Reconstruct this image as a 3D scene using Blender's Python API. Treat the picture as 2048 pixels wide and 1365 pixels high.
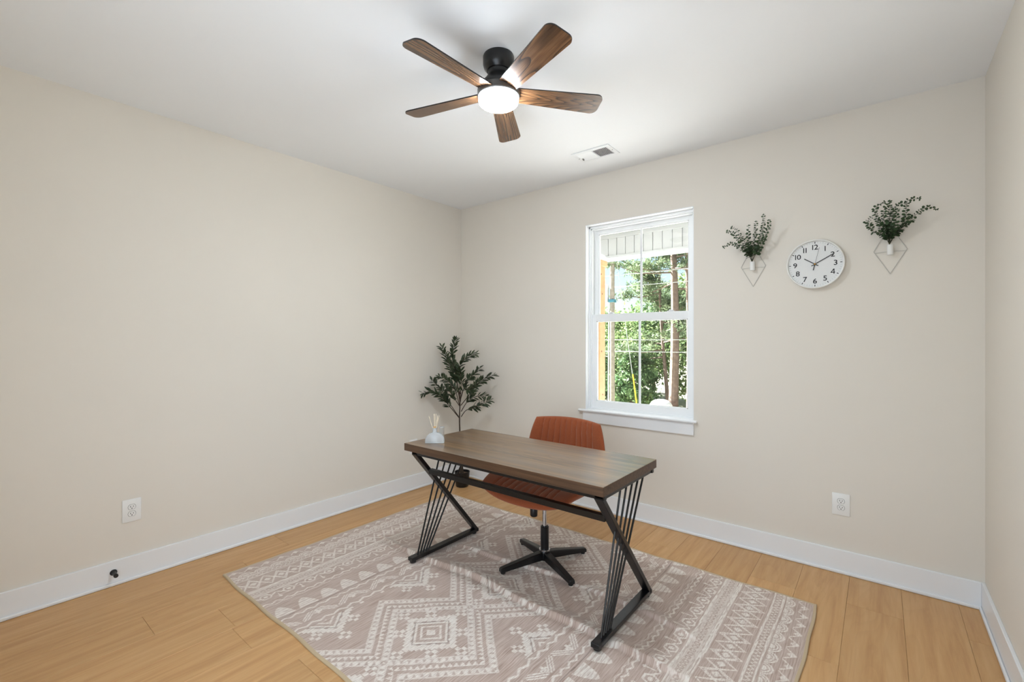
import bpy, bmesh, math, random
import numpy as np
from mathutils import Vector, Matrix

for o in list(bpy.data.objects):
    bpy.data.objects.remove(o, do_unlink=True)
scene = bpy.context.scene
COL = scene.collection
R = math.radians

# ------------------------------------------------------------------ camera
cam_d = bpy.data.cameras.new('camera')
cam_d.sensor_fit = 'HORIZONTAL'
cam_d.sensor_width = 36.0
cam_d.lens = 16.017
cam_d.clip_start = 0.02
cam_d.clip_end = 300
cam = bpy.data.objects.new('camera', cam_d)
cam.location = (3.3765, -3.3469, 1.381)
cam.rotation_euler = (R(90), 0, 0.67847)
COL.objects.link(cam)
scene.camera = cam

# ------------------------------------------------------------------ world (clear daytime sky)
world = bpy.data.worlds.new('world')
scene.world = world
world.use_nodes = True
wn = world.node_tree
wn.nodes.clear()
w_out = wn.nodes.new('ShaderNodeOutputWorld')
w_bg = wn.nodes.new('ShaderNodeBackground')
w_sky = wn.nodes.new('ShaderNodeTexSky')
w_sky.sky_type = 'NISHITA'
w_sky.sun_disc = False
w_sky.sun_elevation = R(42)
w_sky.sun_rotation = R(-90)
w_sky.air_density = 1.0
w_sky.dust_density = 1.5
w_bg.inputs['Strength'].default_value = 0.22
wn.links.new(w_sky.outputs[0], w_bg.inputs[0])
wn.links.new(w_bg.outputs[0], w_out.inputs[0])

# ------------------------------------------------------------------ sun (runs along the facade, none enters the room)
sun_d = bpy.data.lights.new('sun', 'SUN')
sun_d.energy = 54.0
sun_d.angle = R(0.6)
sun_d.color = (1.0, 0.98, 0.95)
sun = bpy.data.objects.new('sun', sun_d)
_dir = Vector((math.cos(R(42)) * math.cos(R(3)), math.cos(R(42)) * math.sin(R(3)), -math.sin(R(42))))
sun.rotation_euler = _dir.to_track_quat('-Z', 'Y').to_euler()
sun.location = (-6, 3, 8)
COL.objects.link(sun)

# ------------------------------------------------------------------ added fill light, brightens the room from an assumed opening behind the camera
fill_d = bpy.data.lights.new('fill_light', 'AREA')
fill_d.shape = 'RECTANGLE'
fill_d.size = 1.5
fill_d.size_y = 2.05
fill_d.energy = 38.0
fill_d.color = (0.76, 0.88, 1.0)
fill = bpy.data.objects.new('fill_light', fill_d)
fill.location = (2.60, -3.90, 1.06)
fill.rotation_euler = (R(122), 0, R(28))
COL.objects.link(fill)

LAMP_STRENGTH = 190.0

vs = scene.view_settings
vs.view_transform = 'Standard'
vs.look = 'None'
vs.exposure = 0.18
vs.gamma = 1.0
vs.use_curve_mapping = False


# ================================================================== helpers
def lin(c):
    return tuple(((v / 255.0) / 12.92 if v / 255.0 <= 0.04045 else ((v / 255.0 + 0.055) / 1.055) ** 2.4) for v in c)


def mat(name, rgb, rough=0.5, metal=0.0, spec=0.5, var=0.0, scale=8.0, bump=0.0, bump_scale=60.0, linear=False, coat=0.0):
    m = bpy.data.materials.new(name)
    m.use_nodes = True
    nt = m.node_tree
    b = nt.nodes['Principled BSDF']
    c = rgb if linear else lin(rgb)
    b.inputs['Base Color'].default_value = (*c, 1)
    b.inputs['Roughness'].default_value = rough
    b.inputs['Metallic'].default_value = metal
    b.inputs['Specular IOR Level'].default_value = spec
    b.inputs['Coat Weight'].default_value = coat
    tc = nt.nodes.new('ShaderNodeTexCoord')
    if var > 0:
        n = nt.nodes.new('ShaderNodeTexNoise')
        n.inputs['Scale'].default_value = scale
        n.inputs['Detail'].default_value = 4
        nt.links.new(tc.outputs['Object'], n.inputs['Vector'])
        r = nt.nodes.new('ShaderNodeValToRGB')
        r.color_ramp.elements[0].color = (*[v * (1 - var) for v in c], 1)
        r.color_ramp.elements[1].color = (*[min(1, v * (1 + var)) for v in c], 1)
        r.color_ramp.elements[0].position = 0.3
        r.color_ramp.elements[1].position = 0.7
        nt.links.new(n.outputs['Fac'], r.inputs[0])
        nt.links.new(r.outputs[0], b.inputs['Base Color'])
    if bump > 0:
        n2 = nt.nodes.new('ShaderNodeTexNoise')
        n2.inputs['Scale'].default_value = bump_scale
        n2.inputs['Detail'].default_value = 3
        nt.links.new(tc.outputs['Object'], n2.inputs['Vector'])
        bp = nt.nodes.new('ShaderNodeBump')
        bp.inputs['Strength'].default_value = bump
        bp.inputs['Distance'].default_value = 0.002
        nt.links.new(n2.outputs['Fac'], bp.inputs['Height'])
        nt.links.new(bp.outputs[0], b.inputs['Normal'])
    return m


def wood(name, cols, axis, grain=(3.0, 60.0), rough=0.4, spec=0.5, per_object=True, ring=0.0, ring_scale=12.0,
         dark=None, tone=0.06, bump=0.1, patches=0.0, patch_col=None, patch_scale=3.0, rough_var=0.0, coat=0.0):
    """streaky wood; axis is the grain direction; cols = three sRGB tones dark..light"""
    m = bpy.data.materials.new(name)
    m.use_nodes = True
    nt = m.node_tree
    N = nt.nodes.new
    L = nt.links.new
    b = nt.nodes['Principled BSDF']
    b.inputs['Roughness'].default_value = rough
    b.inputs['Specular IOR Level'].default_value = spec
    b.inputs['Coat Weight'].default_value = coat
    b.inputs['Coat Roughness'].default_value = 0.18
    tc = N('ShaderNodeTexCoord')
    vec = tc.outputs['Object']
    oi = N('ShaderNodeObjectInfo')
    if per_object:
        cmb = N('ShaderNodeCombineXYZ')
        mul = N('ShaderNodeMath'); mul.operation = 'MULTIPLY'; mul.inputs[1].default_value = 37.0
        L(oi.outputs['Random'], mul.inputs[0])
        for i in range(3):
            L(mul.outputs[0], cmb.inputs[i])
        add = N('ShaderNodeVectorMath'); add.operation = 'ADD'
        L(vec, add.inputs[0]); L(cmb.outputs[0], add.inputs[1])
        vec = add.outputs[0]
    mp = N('ShaderNodeMapping')
    sc = [grain[1]] * 3
    sc['xyz'.index(axis)] = grain[0]
    mp.inputs['Scale'].default_value = sc
    L(vec, mp.inputs[0])
    n = N('ShaderNodeTexNoise')
    n.inputs['Scale'].default_value = 1.0
    n.inputs['Detail'].default_value = 6
    n.inputs['Roughness'].default_value = 0.62
    n.inputs['Distortion'].default_value = 0.4
    L(mp.outputs[0], n.inputs['Vector'])
    r = N('ShaderNodeValToRGB')
    e = r.color_ramp.elements
    e[0].position = 0.30; e[0].color = (*lin(cols[0]), 1)
    e[1].position = 0.72; e[1].color = (*lin(cols[2]), 1)
    x = e.new(0.5); x.color = (*lin(cols[1]), 1)
    L(n.outputs['Fac'], r.inputs[0])
    out = r.outputs[0]
    hgt = n.outputs['Fac']
    if ring > 0:
        mp2 = N('ShaderNodeMapping')
        sc2 = [1.0] * 3
        sc2['xyz'.index(axis)] = 0.11
        mp2.inputs['Scale'].default_value = sc2
        L(vec, mp2.inputs[0])
        w = N('ShaderNodeTexNoise')
        w.inputs['Scale'].default_value = ring_scale
        w.inputs['Detail'].default_value = 1.5
        w.inputs['Distortion'].default_value = 0.5
        L(mp2.outputs[0], w.inputs['Vector'])
        k = N('ShaderNodeMath'); k.operation = 'MULTIPLY'; k.inputs[1].default_value = 26.0
        L(w.outputs['Fac'], k.inputs[0])
        s = N('ShaderNodeMath'); s.operation = 'FRACT'
        L(k.outputs[0], s.inputs[0])
        rr = N('ShaderNodeValToRGB')
        rr.color_ramp.elements[0].position = 0.05
        rr.color_ramp.elements[0].color = (1, 1, 1, 1)
        rr.color_ramp.elements[1].position = 0.55
        rr.color_ramp.elements[1].color = (0, 0, 0, 1)
        L(s.outputs[0], rr.inputs[0])
        f = N('ShaderNodeMath'); f.operation = 'MULTIPLY'; f.inputs[1].default_value = ring
        L(rr.outputs[0], f.inputs[0])
        mx = N('ShaderNodeMixRGB'); mx.inputs[2].default_value = (*lin(dark), 1)
        L(f.outputs[0], mx.inputs[0]); L(out, mx.inputs[1])
        out = mx.outputs[0]
    if patches > 0:
        mp3 = N('ShaderNodeMapping')
        sc3 = [patch_scale * 2.6] * 3
        sc3['xyz'.index(axis)] = patch_scale * 0.8
        mp3.inputs['Scale'].default_value = sc3
        L(vec, mp3.inputs[0])
        pn = N('ShaderNodeTexNoise'); pn.inputs['Scale'].default_value = 1.0; pn.inputs['Detail'].default_value = 5
        L(mp3.outputs[0], pn.inputs['Vector'])
        pr = N('ShaderNodeValToRGB')
        pr.color_ramp.elements[0].position = 0.42; pr.color_ramp.elements[0].color = (0, 0, 0, 1)
        pr.color_ramp.elements[1].position = 0.68; pr.color_ramp.elements[1].color = (patches,) * 3 + (1,)
        L(pn.outputs['Fac'], pr.inputs[0])
        mx3 = N('ShaderNodeMixRGB'); mx3.inputs[2].default_value = (*lin(patch_col), 1)
        L(pr.outputs[0], mx3.inputs[0]); L(out, mx3.inputs[1])
        out = mx3.outputs[0]
    if tone > 0 and per_object:
        hs = N('ShaderNodeHueSaturation')
        mr = N('ShaderNodeMapRange')
        mr.inputs['To Min'].default_value = 1 - tone
        mr.inputs['To Max'].default_value = 1 + tone
        L(oi.outputs['Random'], mr.inputs[0])
        L(mr.outputs[0], hs.inputs['Value'])
        L(out, hs.inputs['Color'])
        out = hs.outputs[0]
    L(out, b.inputs['Base Color'])
    if rough_var > 0:
        mrr = N('ShaderNodeMapRange')
        mrr.inputs['To Min'].default_value = rough - rough_var
        mrr.inputs['To Max'].default_value = rough + rough_var
        L(hgt, mrr.inputs[0]); L(mrr.outputs[0], b.inputs['Roughness'])
    if bump > 0:
        bp = N('ShaderNodeBump'); bp.inputs['Strength'].default_value = bump; bp.inputs['Distance'].default_value = 0.001
        L(hgt, bp.inputs['Height']); L(bp.outputs[0], b.inputs['Normal'])
    return m


def smooth(me, on=True):
    me.polygons.foreach_set('use_smooth', [on] * len(me.polygons))


def obj(name, me, m=None, parent=None, loc=None, rot=None):
    o = bpy.data.objects.new(name, me)
    COL.objects.link(o)
    if m is not None and me is not None and not me.materials:
        me.materials.append(m)
    if parent is not None:
        o.parent = parent
    if loc is not None:
        o.location = loc
    if rot is not None:
        o.rotation_euler = rot
    return o


def worg(o):
    v = Vector((0, 0, 0))
    while o is not None:
        v += o.location
        o = o.parent
    return v


class MB:
    """collects shapes given in world coordinates; build() links them as one mesh object"""
    def __init__(self):
        self.bm = bmesh.new()

    def box(self, x0, x1, y0, y1, z0, z1, bevel=0.0, seg=2):
        t = bmesh.new()
        bmesh.ops.create_cube(t, size=1.0)
        for v in t.verts:
            v.co = Vector(((x0 + x1) / 2 + v.co.x * (x1 - x0), (y0 + y1) / 2 + v.co.y * (y1 - y0), (z0 + z1) / 2 + v.co.z * (z1 - z0)))
        if bevel > 0:
            bmesh.ops.bevel(t, geom=t.edges[:], offset=bevel, segments=seg, affect='EDGES', profile=0.5)
        self._merge(t)
        return self

    def _merge(self, t, M=None):
        me = bpy.data.meshes.new('tmp')
        if M is not None:
            t.transform(M)
        t.to_mesh(me)
        t.free()
        self.bm.from_mesh(me)
        bpy.data.meshes.remove(me)

    def bar(self, a, b, w, h, up=(0, 0, 1), bevel=0.0):
        """rectangular bar from a to b; w along the side axis, h along the other"""
        a, b = Vector(a), Vector(b)
        d = b - a
        ln = d.length
        z = d.normalized()
        x = Vector(up).cross(z)
        if x.length < 1e-4:
            x = Vector((1, 0, 0))
        x.normalize()
        y = z.cross(x)
        t = bmesh.new()
        bmesh.ops.create_cube(t, size=1.0)
        for v in t.verts:
            v.co = Vector((v.co.x * w, v.co.y * h, v.co.z * ln))
        if bevel > 0:
            bmesh.ops.bevel(t, geom=t.edges[:], offset=bevel, segments=2, affect='EDGES', profile=0.5)
        M = Matrix((x, y, z)).transposed().to_4x4()
        M.translation = (a + b) / 2
        self._merge(t, M)
        return self

    def tube(self, pts, r, n=8, caps=True):
        pts = [Vector(p) for p in pts]
        rad = r if isinstance(r, (list, tuple)) else [r] * len(pts)
        rings = []
        prev = None
        for i, p in enumerate(pts):
            if i == 0:
                d = pts[1] - p
            elif i == len(pts) - 1:
                d = p - pts[-2]
            else:
                d = (pts[i + 1] - pts[i - 1])
            d.normalize()
            if prev is None:
                x = d.orthogonal().normalized()
            else:
                x = (prev - d * prev.dot(d))
                x = x.normalized() if x.length > 1e-6 else d.orthogonal().normalized()
            prev = x
            y = d.cross(x)
            rings.append([self.bm.verts.new(p + (x * math.cos(2 * math.pi * k / n) + y * math.sin(2 * math.pi * k / n)) * rad[i]) for k in range(n)])
        for a, b in zip(rings[:-1], rings[1:]):
            for k in range(n):
                self.bm.faces.new((a[k], a[(k + 1) % n], b[(k + 1) % n], b[k]))
        if caps:
            self.bm.faces.new(list(reversed(rings[0])))
            self.bm.faces.new(rings[-1])
        return self

    def lathe(self, prof, c, n=32, axis='z'):
        """prof = (r, h) pairs along the axis through c"""
        c = Vector(c)
        ax = {'z': ((1, 0, 0), (0, 1, 0), (0, 0, 1)), 'y': ((1, 0, 0), (0, 0, 1), (0, -1, 0)), 'x': ((0, 1, 0), (0, 0, 1), (1, 0, 0))}[axis]
        X, Y, Z = [Vector(a) for a in ax]
        rings = []
        for r, h in prof:
            if r < 1e-6:
                rings.append([self.bm.verts.new(c + Z * h)])
            else:
                rings.append([self.bm.verts.new(c + Z * h + (X * math.cos(2 * math.pi * k / n) + Y * math.sin(2 * math.pi * k / n)) * r) for k in range(n)])
        for a, b in zip(rings[:-1], rings[1:]):
            if len(a) == 1 and len(b) == 1:
                continue
            for k in range(n):
                k2 = (k + 1) % n
                if len(a) == 1:
                    self.bm.faces.new((a[0], b[k2], b[k]))
                elif len(b) == 1:
                    self.bm.faces.new((a[k], a[k2], b[0]))
                else:
                    self.bm.faces.new((a[k], a[k2], b[k2], b[k]))
        return self

    def prism(self, outline, fn, t0, t1):
        """outline of 2D points, fn(u, v, t) -> world point, extruded from t0 to t1"""
        lo = [self.bm.verts.new(fn(u, v, t0)) for u, v in outline]
        hi = [self.bm.verts.new(fn(u, v, t1)) for u, v in outline]
        n = len(outline)
        self.bm.faces.new(lo)
        self.bm.faces.new(list(reversed(hi)))
        for k in range(n):
            self.bm.faces.new((lo[k], hi[k], hi[(k + 1) % n], lo[(k + 1) % n]))
        return self

    def build(self, name, m, parent=None, sm=False, origin=None, angle=None):
        bm = self.bm
        bmesh.ops.recalc_face_normals(bm, faces=bm.faces[:])
        me = bpy.data.meshes.new(name)
        base = worg(parent)
        org = Vector(origin) if origin is not None else base
        bm.transform(Matrix.Translation(-org))
        bm.to_mesh(me)
        bm.free()
        if sm:
            smooth(me)
            me.set_sharp_from_angle(angle=R(angle or 35))
        o = obj(name, me, m, parent)
        o.location = org - base
        return o


def thing(name, label, cat, loc, group=None):
    o = bpy.data.objects.new(name, None)
    o.empty_display_size = 0.1
    COL.objects.link(o)
    o.location = loc
    return tag(o, label, cat, group)


def tag(o, label, cat, group=None):
    o['label'] = label
    o['category'] = cat
    if group:
        o['group'] = group
    return o


def struct(o, label=None, cat=None):
    o['kind'] = 'structure'
    if label:
        o['label'] = label
    if cat:
        o['category'] = cat
    return o


def mesh_np(name, V, F):
    """V (n,3), F (m,k) arrays -> mesh"""
    V = np.asarray(V, dtype=np.float32)
    F = np.asarray(F, dtype=np.int32)
    me = bpy.data.meshes.new(name)
    me.vertices.add(len(V))
    me.vertices.foreach_set('co', V.ravel())
    k = F.shape[1]
    me.loops.add(F.size)
    me.loops.foreach_set('vertex_index', F.ravel())
    me.polygons.add(len(F))
    me.polygons.foreach_set('loop_start', np.arange(0, F.size, k, dtype=np.int32))
    me.polygons.foreach_set('loop_total', np.full(len(F), k, dtype=np.int32))
    me.update(calc_edges=True)
    return me


# ================================================================== dimensions
W = 3.80            # room width (x), left wall x = 0, window wall y = 0
H = 2.743           # ceiling height
YB = -3.60          # wall behind the camera
WX0, WX1, WZ0, WZ1 = 1.467, 2.345, 0.815, 2.346   # window opening

# ================================================================== materials
M_WALL = mat('wall_paint_greige', (230, 223, 212), rough=0.75, spec=0.3, var=0.006, scale=2.0, bump=0.04, bump_scale=220)
M_CEIL = mat('ceiling_flat_white', (244, 245, 246), rough=0.85, spec=0.2, var=0.004, scale=2.0)
M_TRIM = mat('trim_semigloss_white', (240, 241, 242), rough=0.35, spec=0.5, var=0.004, scale=3.0)
M_VINYL = mat('window_vinyl_white', (243, 244, 244), rough=0.3, spec=0.5, var=0.003)
M_PLASTIC = mat('outlet_plastic_white', (240, 239, 236), rough=0.35, spec=0.5, var=0.003)
M_DARK = mat('slot_dark', (28, 26, 24), rough=0.7)
M_BLACK = mat('metal_black_powdercoat', (15, 15, 16), rough=0.38, spec=0.5, var=0.1, scale=30)
M_BLACKG = mat('leg_black_satin', (14, 15, 17), rough=0.28, spec=0.5, var=0.06, scale=30)
M_FANBLK = mat('fan_black_metal', (20, 20, 21), rough=0.32, spec=0.5, var=0.1, scale=20)
M_CHROME = mat('chrome', (215, 215, 218), rough=0.12, metal=1.0)
M_GASKET = mat('floor_gap_dark', (70, 48, 30), rough=0.9)
M_SUB = mat('subfloor', (120, 90, 60), rough=0.9)

FLOOR_W = wood('floor_oak_plank', [(190, 143, 93), (204, 159, 107), (214, 172, 121)], 'y', grain=(1.6, 24.0), rough=0.42, spec=0.4,
               ring=0.12, ring_scale=4.0, dark=(172, 128, 82), tone=0.045, bump=0.03, coat=0.0)
DESK_W = wood('desk_rustic_wood', [(70, 48, 30), (122, 90, 58), (168, 132, 90)], 'x', grain=(1.1, 26.0), rough=0.30, spec=0.8,
              ring=0.38, ring_scale=5.0, dark=(58, 42, 30), tone=0, bump=0.30, patches=0.75, patch_col=(116, 103, 92), patch_scale=1.8, rough_var=0.06, coat=0.4)
DESK_E = wood('desk_edge_wood', [(56, 38, 25), (82, 57, 38), (102, 74, 50)], 'x', grain=(2.0, 60.0), rough=0.4, spec=0.5, tone=0, bump=0.2)
BLADE_W = wood('fan_blade_oak', [(84, 56, 34), (112, 78, 50), (132, 96, 64)], 'x', grain=(5.0, 90.0), rough=0.26, spec=0.6,
               ring=0.85, ring_scale=6.0, dark=(44, 28, 18), tone=0.08, bump=0.15, coat=0.22)

# wall glass: clear pane
M_GLASS = bpy.data.materials.new('window_glass')
M_GLASS.use_nodes = True
_nt = M_GLASS.node_tree
_nt.nodes.clear()
_o = _nt.nodes.new('ShaderNodeOutputMaterial')
_t = _nt.nodes.new('ShaderNodeBsdfTransparent'); _t.inputs[0].default_value = (0.97, 0.985, 0.98, 1)
_g = _nt.nodes.new('ShaderNodeBsdfGlossy'); _g.inputs['Roughness'].default_value = 0.02
_x = _nt.nodes.new('ShaderNodeMixShader'); _x.inputs[0].default_value = 0.04
_nt.links.new(_t.outputs[0], _x.inputs[1]); _nt.links.new(_g.outputs[0], _x.inputs[2]); _nt.links.new(_x.outputs[0], _o.inputs[0])

# ================================================================== the room shell
mb = MB(); mb.box(-0.12, W + 0.12, YB - 0.12, 0.14, -0.12, -0.012)
floor = struct(mb.build('floor', M_SUB), 'light oak wood plank floor with a honey tone', 'floor')

random.seed(11)
PW = 0.2286
joint = {0: -1.892, 1: -2.189, 2: -2.733, 3: -2.47, 12: -0.386, 13: -0.97, 16: -0.383, 11: -1.1, 14: -1.9, 15: -1.35}
plank_mesh = {}
row = 0
x = 0.27 - PW
rows = []
xs = [0.0, 0.0414] + [0.0414 + PW * i for i in range(1, 18)]
xs = [v for v in xs if v < W]
xs.append(W)
for i in range(len(xs) - 1):
    x0, x1 = xs[i], xs[i + 1]
    if x1 - x0 < 0.003:
        continue
    j = joint.get(i - 1, -random.uniform(0.2, 1.5))
    cuts = [0.0]
    y = j
    while y + 1.524 < -0.05:
        y += 1.524
    while y > YB:
        cuts.append(y); y -= 1.524
    cuts.append(YB)
    for a, b in zip(cuts[:-1], cuts[1:]):
        ln, wd = a - b, x1 - x0
        if ln < 0.01:
            continue
        key = (round(wd, 4), round(ln, 3))
        if key not in plank_mesh:
            t = bmesh.new()
            bmesh.ops.create_cube(t, size=1.0)
            for v in t.verts:
                v.co = Vector((v.co.x * (wd - 0.0006), v.co.y * (ln - 0.0006), v.co.z * 0.012))
            bmesh.ops.bevel(t, geom=[e for e in t.edges if all(v.co.z > 0 for v in e.verts)], offset=0.0012, segments=1, affect='EDGES')
            me = bpy.data.meshes.new('plank'); t.to_mesh(me); t.free()
            plank_mesh[key] = me
        obj('plank', plank_mesh[key], FLOOR_W, floor, loc=((x0 + x1) / 2, (a + b) / 2, -0.006))

mb = MB(); mb.box(-0.12, W + 0.12, YB - 0.12, 0.14, H, H + 0.1)
ceiling = struct(mb.build('ceiling', M_CEIL), 'flat white painted ceiling', 'ceiling')
mb = MB(); mb.box(-0.12, 0, YB - 0.12, 0.14, 0, H)
struct(mb.build('wall_left', M_WALL), 'plain pale greige wall with one outlet near the door stop', 'wall')
mb = MB(); mb.box(W, W + 0.12, YB - 0.12, 0.14, 0, H)
struct(mb.build('wall_right', M_WALL), 'plain pale greige wall meeting the window wall beside the planter', 'wall')
mb = MB()
mb.box(0, WX0, 0, 0.14, 0, H); mb.box(WX1, W, 0, 0.14, 0, H)
mb.box(WX0, WX1, 0, 0.14, 0, WZ0 - 0.02); mb.box(WX0, WX1, 0, 0.14, WZ1, H)
struct(mb.build('wall_window', M_WALL), 'greige wall with the window and the wall clock', 'wall')
# wall behind the camera; its opening is added to let the fill light in
mb = MB(); mb.box(0, 1.85, YB - 0.12, YB, 0, H); mb.box(3.35, W, YB - 0.12, YB, 0, H); mb.box(1.85, 3.35, YB - 0.12, YB, 2.09, H)
struct(mb.build('wall_back', M_WALL), 'greige wall with an opening added for the fill light, facing the window wall', 'wall')


def baseboard(name, x0, x1, y0, y1, face, label):
    """face: 'x+','x-','y-' the side that looks into the room"""
    m1 = MB(); m2 = MB()
    t = 0.014
    hgt = 0.138
    if face == 'y-':
        m1.box(x0, x1, -t, 0, 0.0, hgt, 0.0025); m2.box(x0, x1, -t - 0.012, -t, 0.0, 0.02, 0.006, 3)
    elif face == 'x+':
        m1.box(0, t, y0, y1, 0.0, hgt, 0.0025); m2.box(t, t + 0.012, y0, y1, 0.0, 0.02, 0.006, 3)
    else:
        m1.box(W - t, W, y0, y1, 0.0, hgt, 0.0025); m2.box(W - t - 0.012, W - t, y0, y1, 0.0, 0.02, 0.006, 3)
    o = struct(m1.build(name, M_TRIM), label, 'baseboard')
    m2.build('shoe_moulding', M_TRIM, o, sm=True)
    return o


baseboard('baseboard_left', 0, 0, YB, -0.0, 'x+', 'white baseboard along the wall with the black door stop')
baseboard('baseboard_window', 0.014, W - 0.014, 0, 0, 'y-', 'white baseboard running under the window')
baseboard('baseboard_right', 0, 0, YB, -0.0, 'x-', 'white baseboard along the wall without outlets')

# ================================================================== window
win = bpy.data.objects.new('window_1', None); COL.objects.link(win)
win.location = ((WX0 + WX1) / 2, 0.09, WZ0)
struct(win, 'white vinyl double hung window with one vertical bar per sash', 'window')
# jamb return lining
mb = MB()
mb.box(WX0, WX0 + 0.006, 0.0, 0.075, WZ0, WZ1); mb.box(WX1 - 0.006, WX1, 0.0, 0.075, WZ0, WZ1)
mb.box(WX0, WX1, 0.0, 0.075, WZ1 - 0.006, WZ1)
mb.build('jamb_lining', M_TRIM, win)
mb = MB()
fx0, fx1, fz0, fz1 = WX0 + 0.006, WX1 - 0.006, WZ0, WZ1 - 0.006
for (d0, d1, w) in ((0.05, 0.135, 0.012), (0.062, 0.135, 0.022)):
    mb.box(fx0, fx0 + w, d0, d1, fz0, fz1, 0.0015); mb.box(fx1 - w, fx1, d0, d1, fz0, fz1, 0.0015)
    mb.box(fx0, fx1, d0, d1, fz1 - w - 0.006, fz1, 0.0015)
mb.box(fx0, fx1, 0.06, 0.135, fz0, fz0 + 0.012)
mb.build('window_frame', M_VINYL, win)


def sash(name, y0, y1, x0, x1, z0, z1, st, top, bot, label):
    m = MB()
    m.box(x0, x0 + st, y0, y1, z0, z1, 0.003); m.box(x1 - st, x1, y0, y1, z0, z1, 0.003)
    m.box(x0 + st - 0.002, x1 - st + 0.002, y0, y1, z1 - top, z1, 0.003); m.box(x0 + st - 0.002, x1 - st + 0.002, y0, y1, z0, z0 + bot, 0.003)
    # glazing bead
    gy = (y0 + y1) / 2
    m.box(x0 + st, x0 + st + 0.006, y0 + 0.006, y1 - 0.004, z0 + bot, z1 - top); m.box(x1 - st - 0.006, x1 - st, y0 + 0.006, y1 - 0.004, z0 + bot, z1 - top)
    m.box(x0 + st, x1 - st, y0 + 0.006, y1 - 0.004, z0 + bot, z0 + bot + 0.006); m.box(x0 + st, x1 - st, y0 + 0.006, y1 - 0.004, z1 - top - 0.006, z1 - top)
    o = m.build(name, M_VINYL, win)
    o['label'] = label
    xm = (x0 + x1) / 2
    MB().box(xm - 0.009, xm + 0.009, gy - 0.003, gy + 0.003, z0 + bot, z1 - top, 0.001).build('muntin', M_VINYL, o)
    MB().box(x0 + st, xm - 0.009, gy - 0.001, gy + 0.001, z0 + bot, z1 - top).build('pane', M_GLASS, o)
    MB().box(xm + 0.009, x1 - st, gy - 0.001, gy + 0.001, z0 + bot, z1 - top).build('pane', M_GLASS, o)
    return o


up = sash('upper_sash', 0.102, 0.128, WX0 + 0.034, WX1 - 0.034, 1.555, 2.318, 0.034, 0.04, 0.03, 'upper sash set behind the lower one')
lo = sash('lower_sash', 0.068, 0.098, WX0 + 0.022, WX1 - 0.022, 0.824, 1.604, 0.042, 0.058, 0.056, 'lower sash with thick meeting rail')
for lx in (1.66, 2.15):
    mb = MB(); mb.box(lx - 0.025, lx + 0.025, 0.07, 0.092, 1.604, 1.61, 0.002); mb.box(lx - 0.008, lx + 0.02, 0.066, 0.088, 1.61, 1.618, 0.003)
    mb.build('sash_lock', M_VINYL, lo)
mb = MB(); mb.box(1.412, 2.372, -0.034, 0.0, 0.797, 0.815, 0.006, 3); mb.box(WX0 + .001, WX1 - .001, -0.006, 0.07, 0.797, 0.815, 0.001)
struct(mb.build('trim_1', M_TRIM, sm=True), 'white window stool with rounded nose', 'window sill')
mb = MB(); mb.box(1.45, 2.348, -0.016, 0.0, 0.708, 0.797, 0.002)
struct(mb.build('trim_2', M_TRIM), 'flat white apron board under the window stool', 'trim')


# ================================================================== electrical outlets
def outlet(loc, face, label):
    """built in a local frame: u along wall, v up, d out of the wall"""
    root = thing('wall_outlet', label, 'outlet', loc)
    if face == 'x+':
        fn = lambda u, v, d: Vector(loc) + Vector((d, u, v))
    else:
        fn = lambda u, v, d: Vector(loc) + Vector((u, -d, v))

    def rect(m, u0, u1, v0, v1, d0, d1, bev=0.0):
        a, b = fn(u0, v0, d0), fn(u1, v1, d1)
        m.box(min(a.x, b.x), max(a.x, b.x), min(a.y, b.y), max(a.y, b.y), min(a.z, b.z), max(a.z, b.z), bev)
    m = MB(); rect(m, -0.0435, 0.0435, -0.065, 0.065, 0.0, 0.006, 0.0025)
    plate = m.build('cover_plate', M_PLASTIC, root, sm=True)
    for s in (-1, 1):
        cz = s * 0.0195
        pts = []
        for k in range(24):
            a = 2 * math.pi * k / 24
            pts.append((0.0172 * math.cos(a), cz + max(-0.0142, min(0.0142, 0.0172 * math.sin(a)))))
        m = MB(); m.prism(pts, fn, 0.005, 0.0075)
        rc = m.build('receptacle', M_PLASTIC, root)
        m = MB(); pts2 = [(u * 1.09, cz + (v - cz) * 1.09) for u, v in pts]
        m.prism(pts2, fn, 0.005, 0.0062); m.build('shadow_gap', M_GAPG, rc)
        for u0, hh in ((-0.0065, 0.0045), (0.0065, 0.0036)):
            m = MB(); rect(m, u0 - 0.0012, u0 + 0.0012, cz + 0.003 - hh, cz + 0.003 + hh, 0.007, 0.0078)
            m.build('slot', M_DARK, rc)
        m = MB()
        m.prism([(0.0027 * math.cos(2 * math.pi * k / 12), cz - 0.0075 + 0.0027 * math.sin(2 * math.pi * k / 12)) for k in range(12)], fn, 0.007, 0.0078)
        m.build('ground_hole', M_DARK, rc)
    m = MB(); m.prism([(0.0028 * math.cos(2 * math.pi * k / 12), 0.0028 * math.sin(2 * math.pi * k / 12)) for k in range(12)], fn, 0.005, 0.007)
    m.build('screw', M_PLASTIC, root)
    return root


M_GAPG = mat('outlet_gap_grey', (120, 118, 114), rough=0.8)
outlet((0.0, -2.674, 0.400), 'x+', 'white duplex outlet above the baseboard with the black door stop')
outlet((0.0, -0.622, 0.400), 'x+', 'white duplex outlet on the wall behind the desk end and diffuser')
outlet((3.199, 0.0, 0.407), 'y-', 'white duplex outlet below the wall clock')

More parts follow.
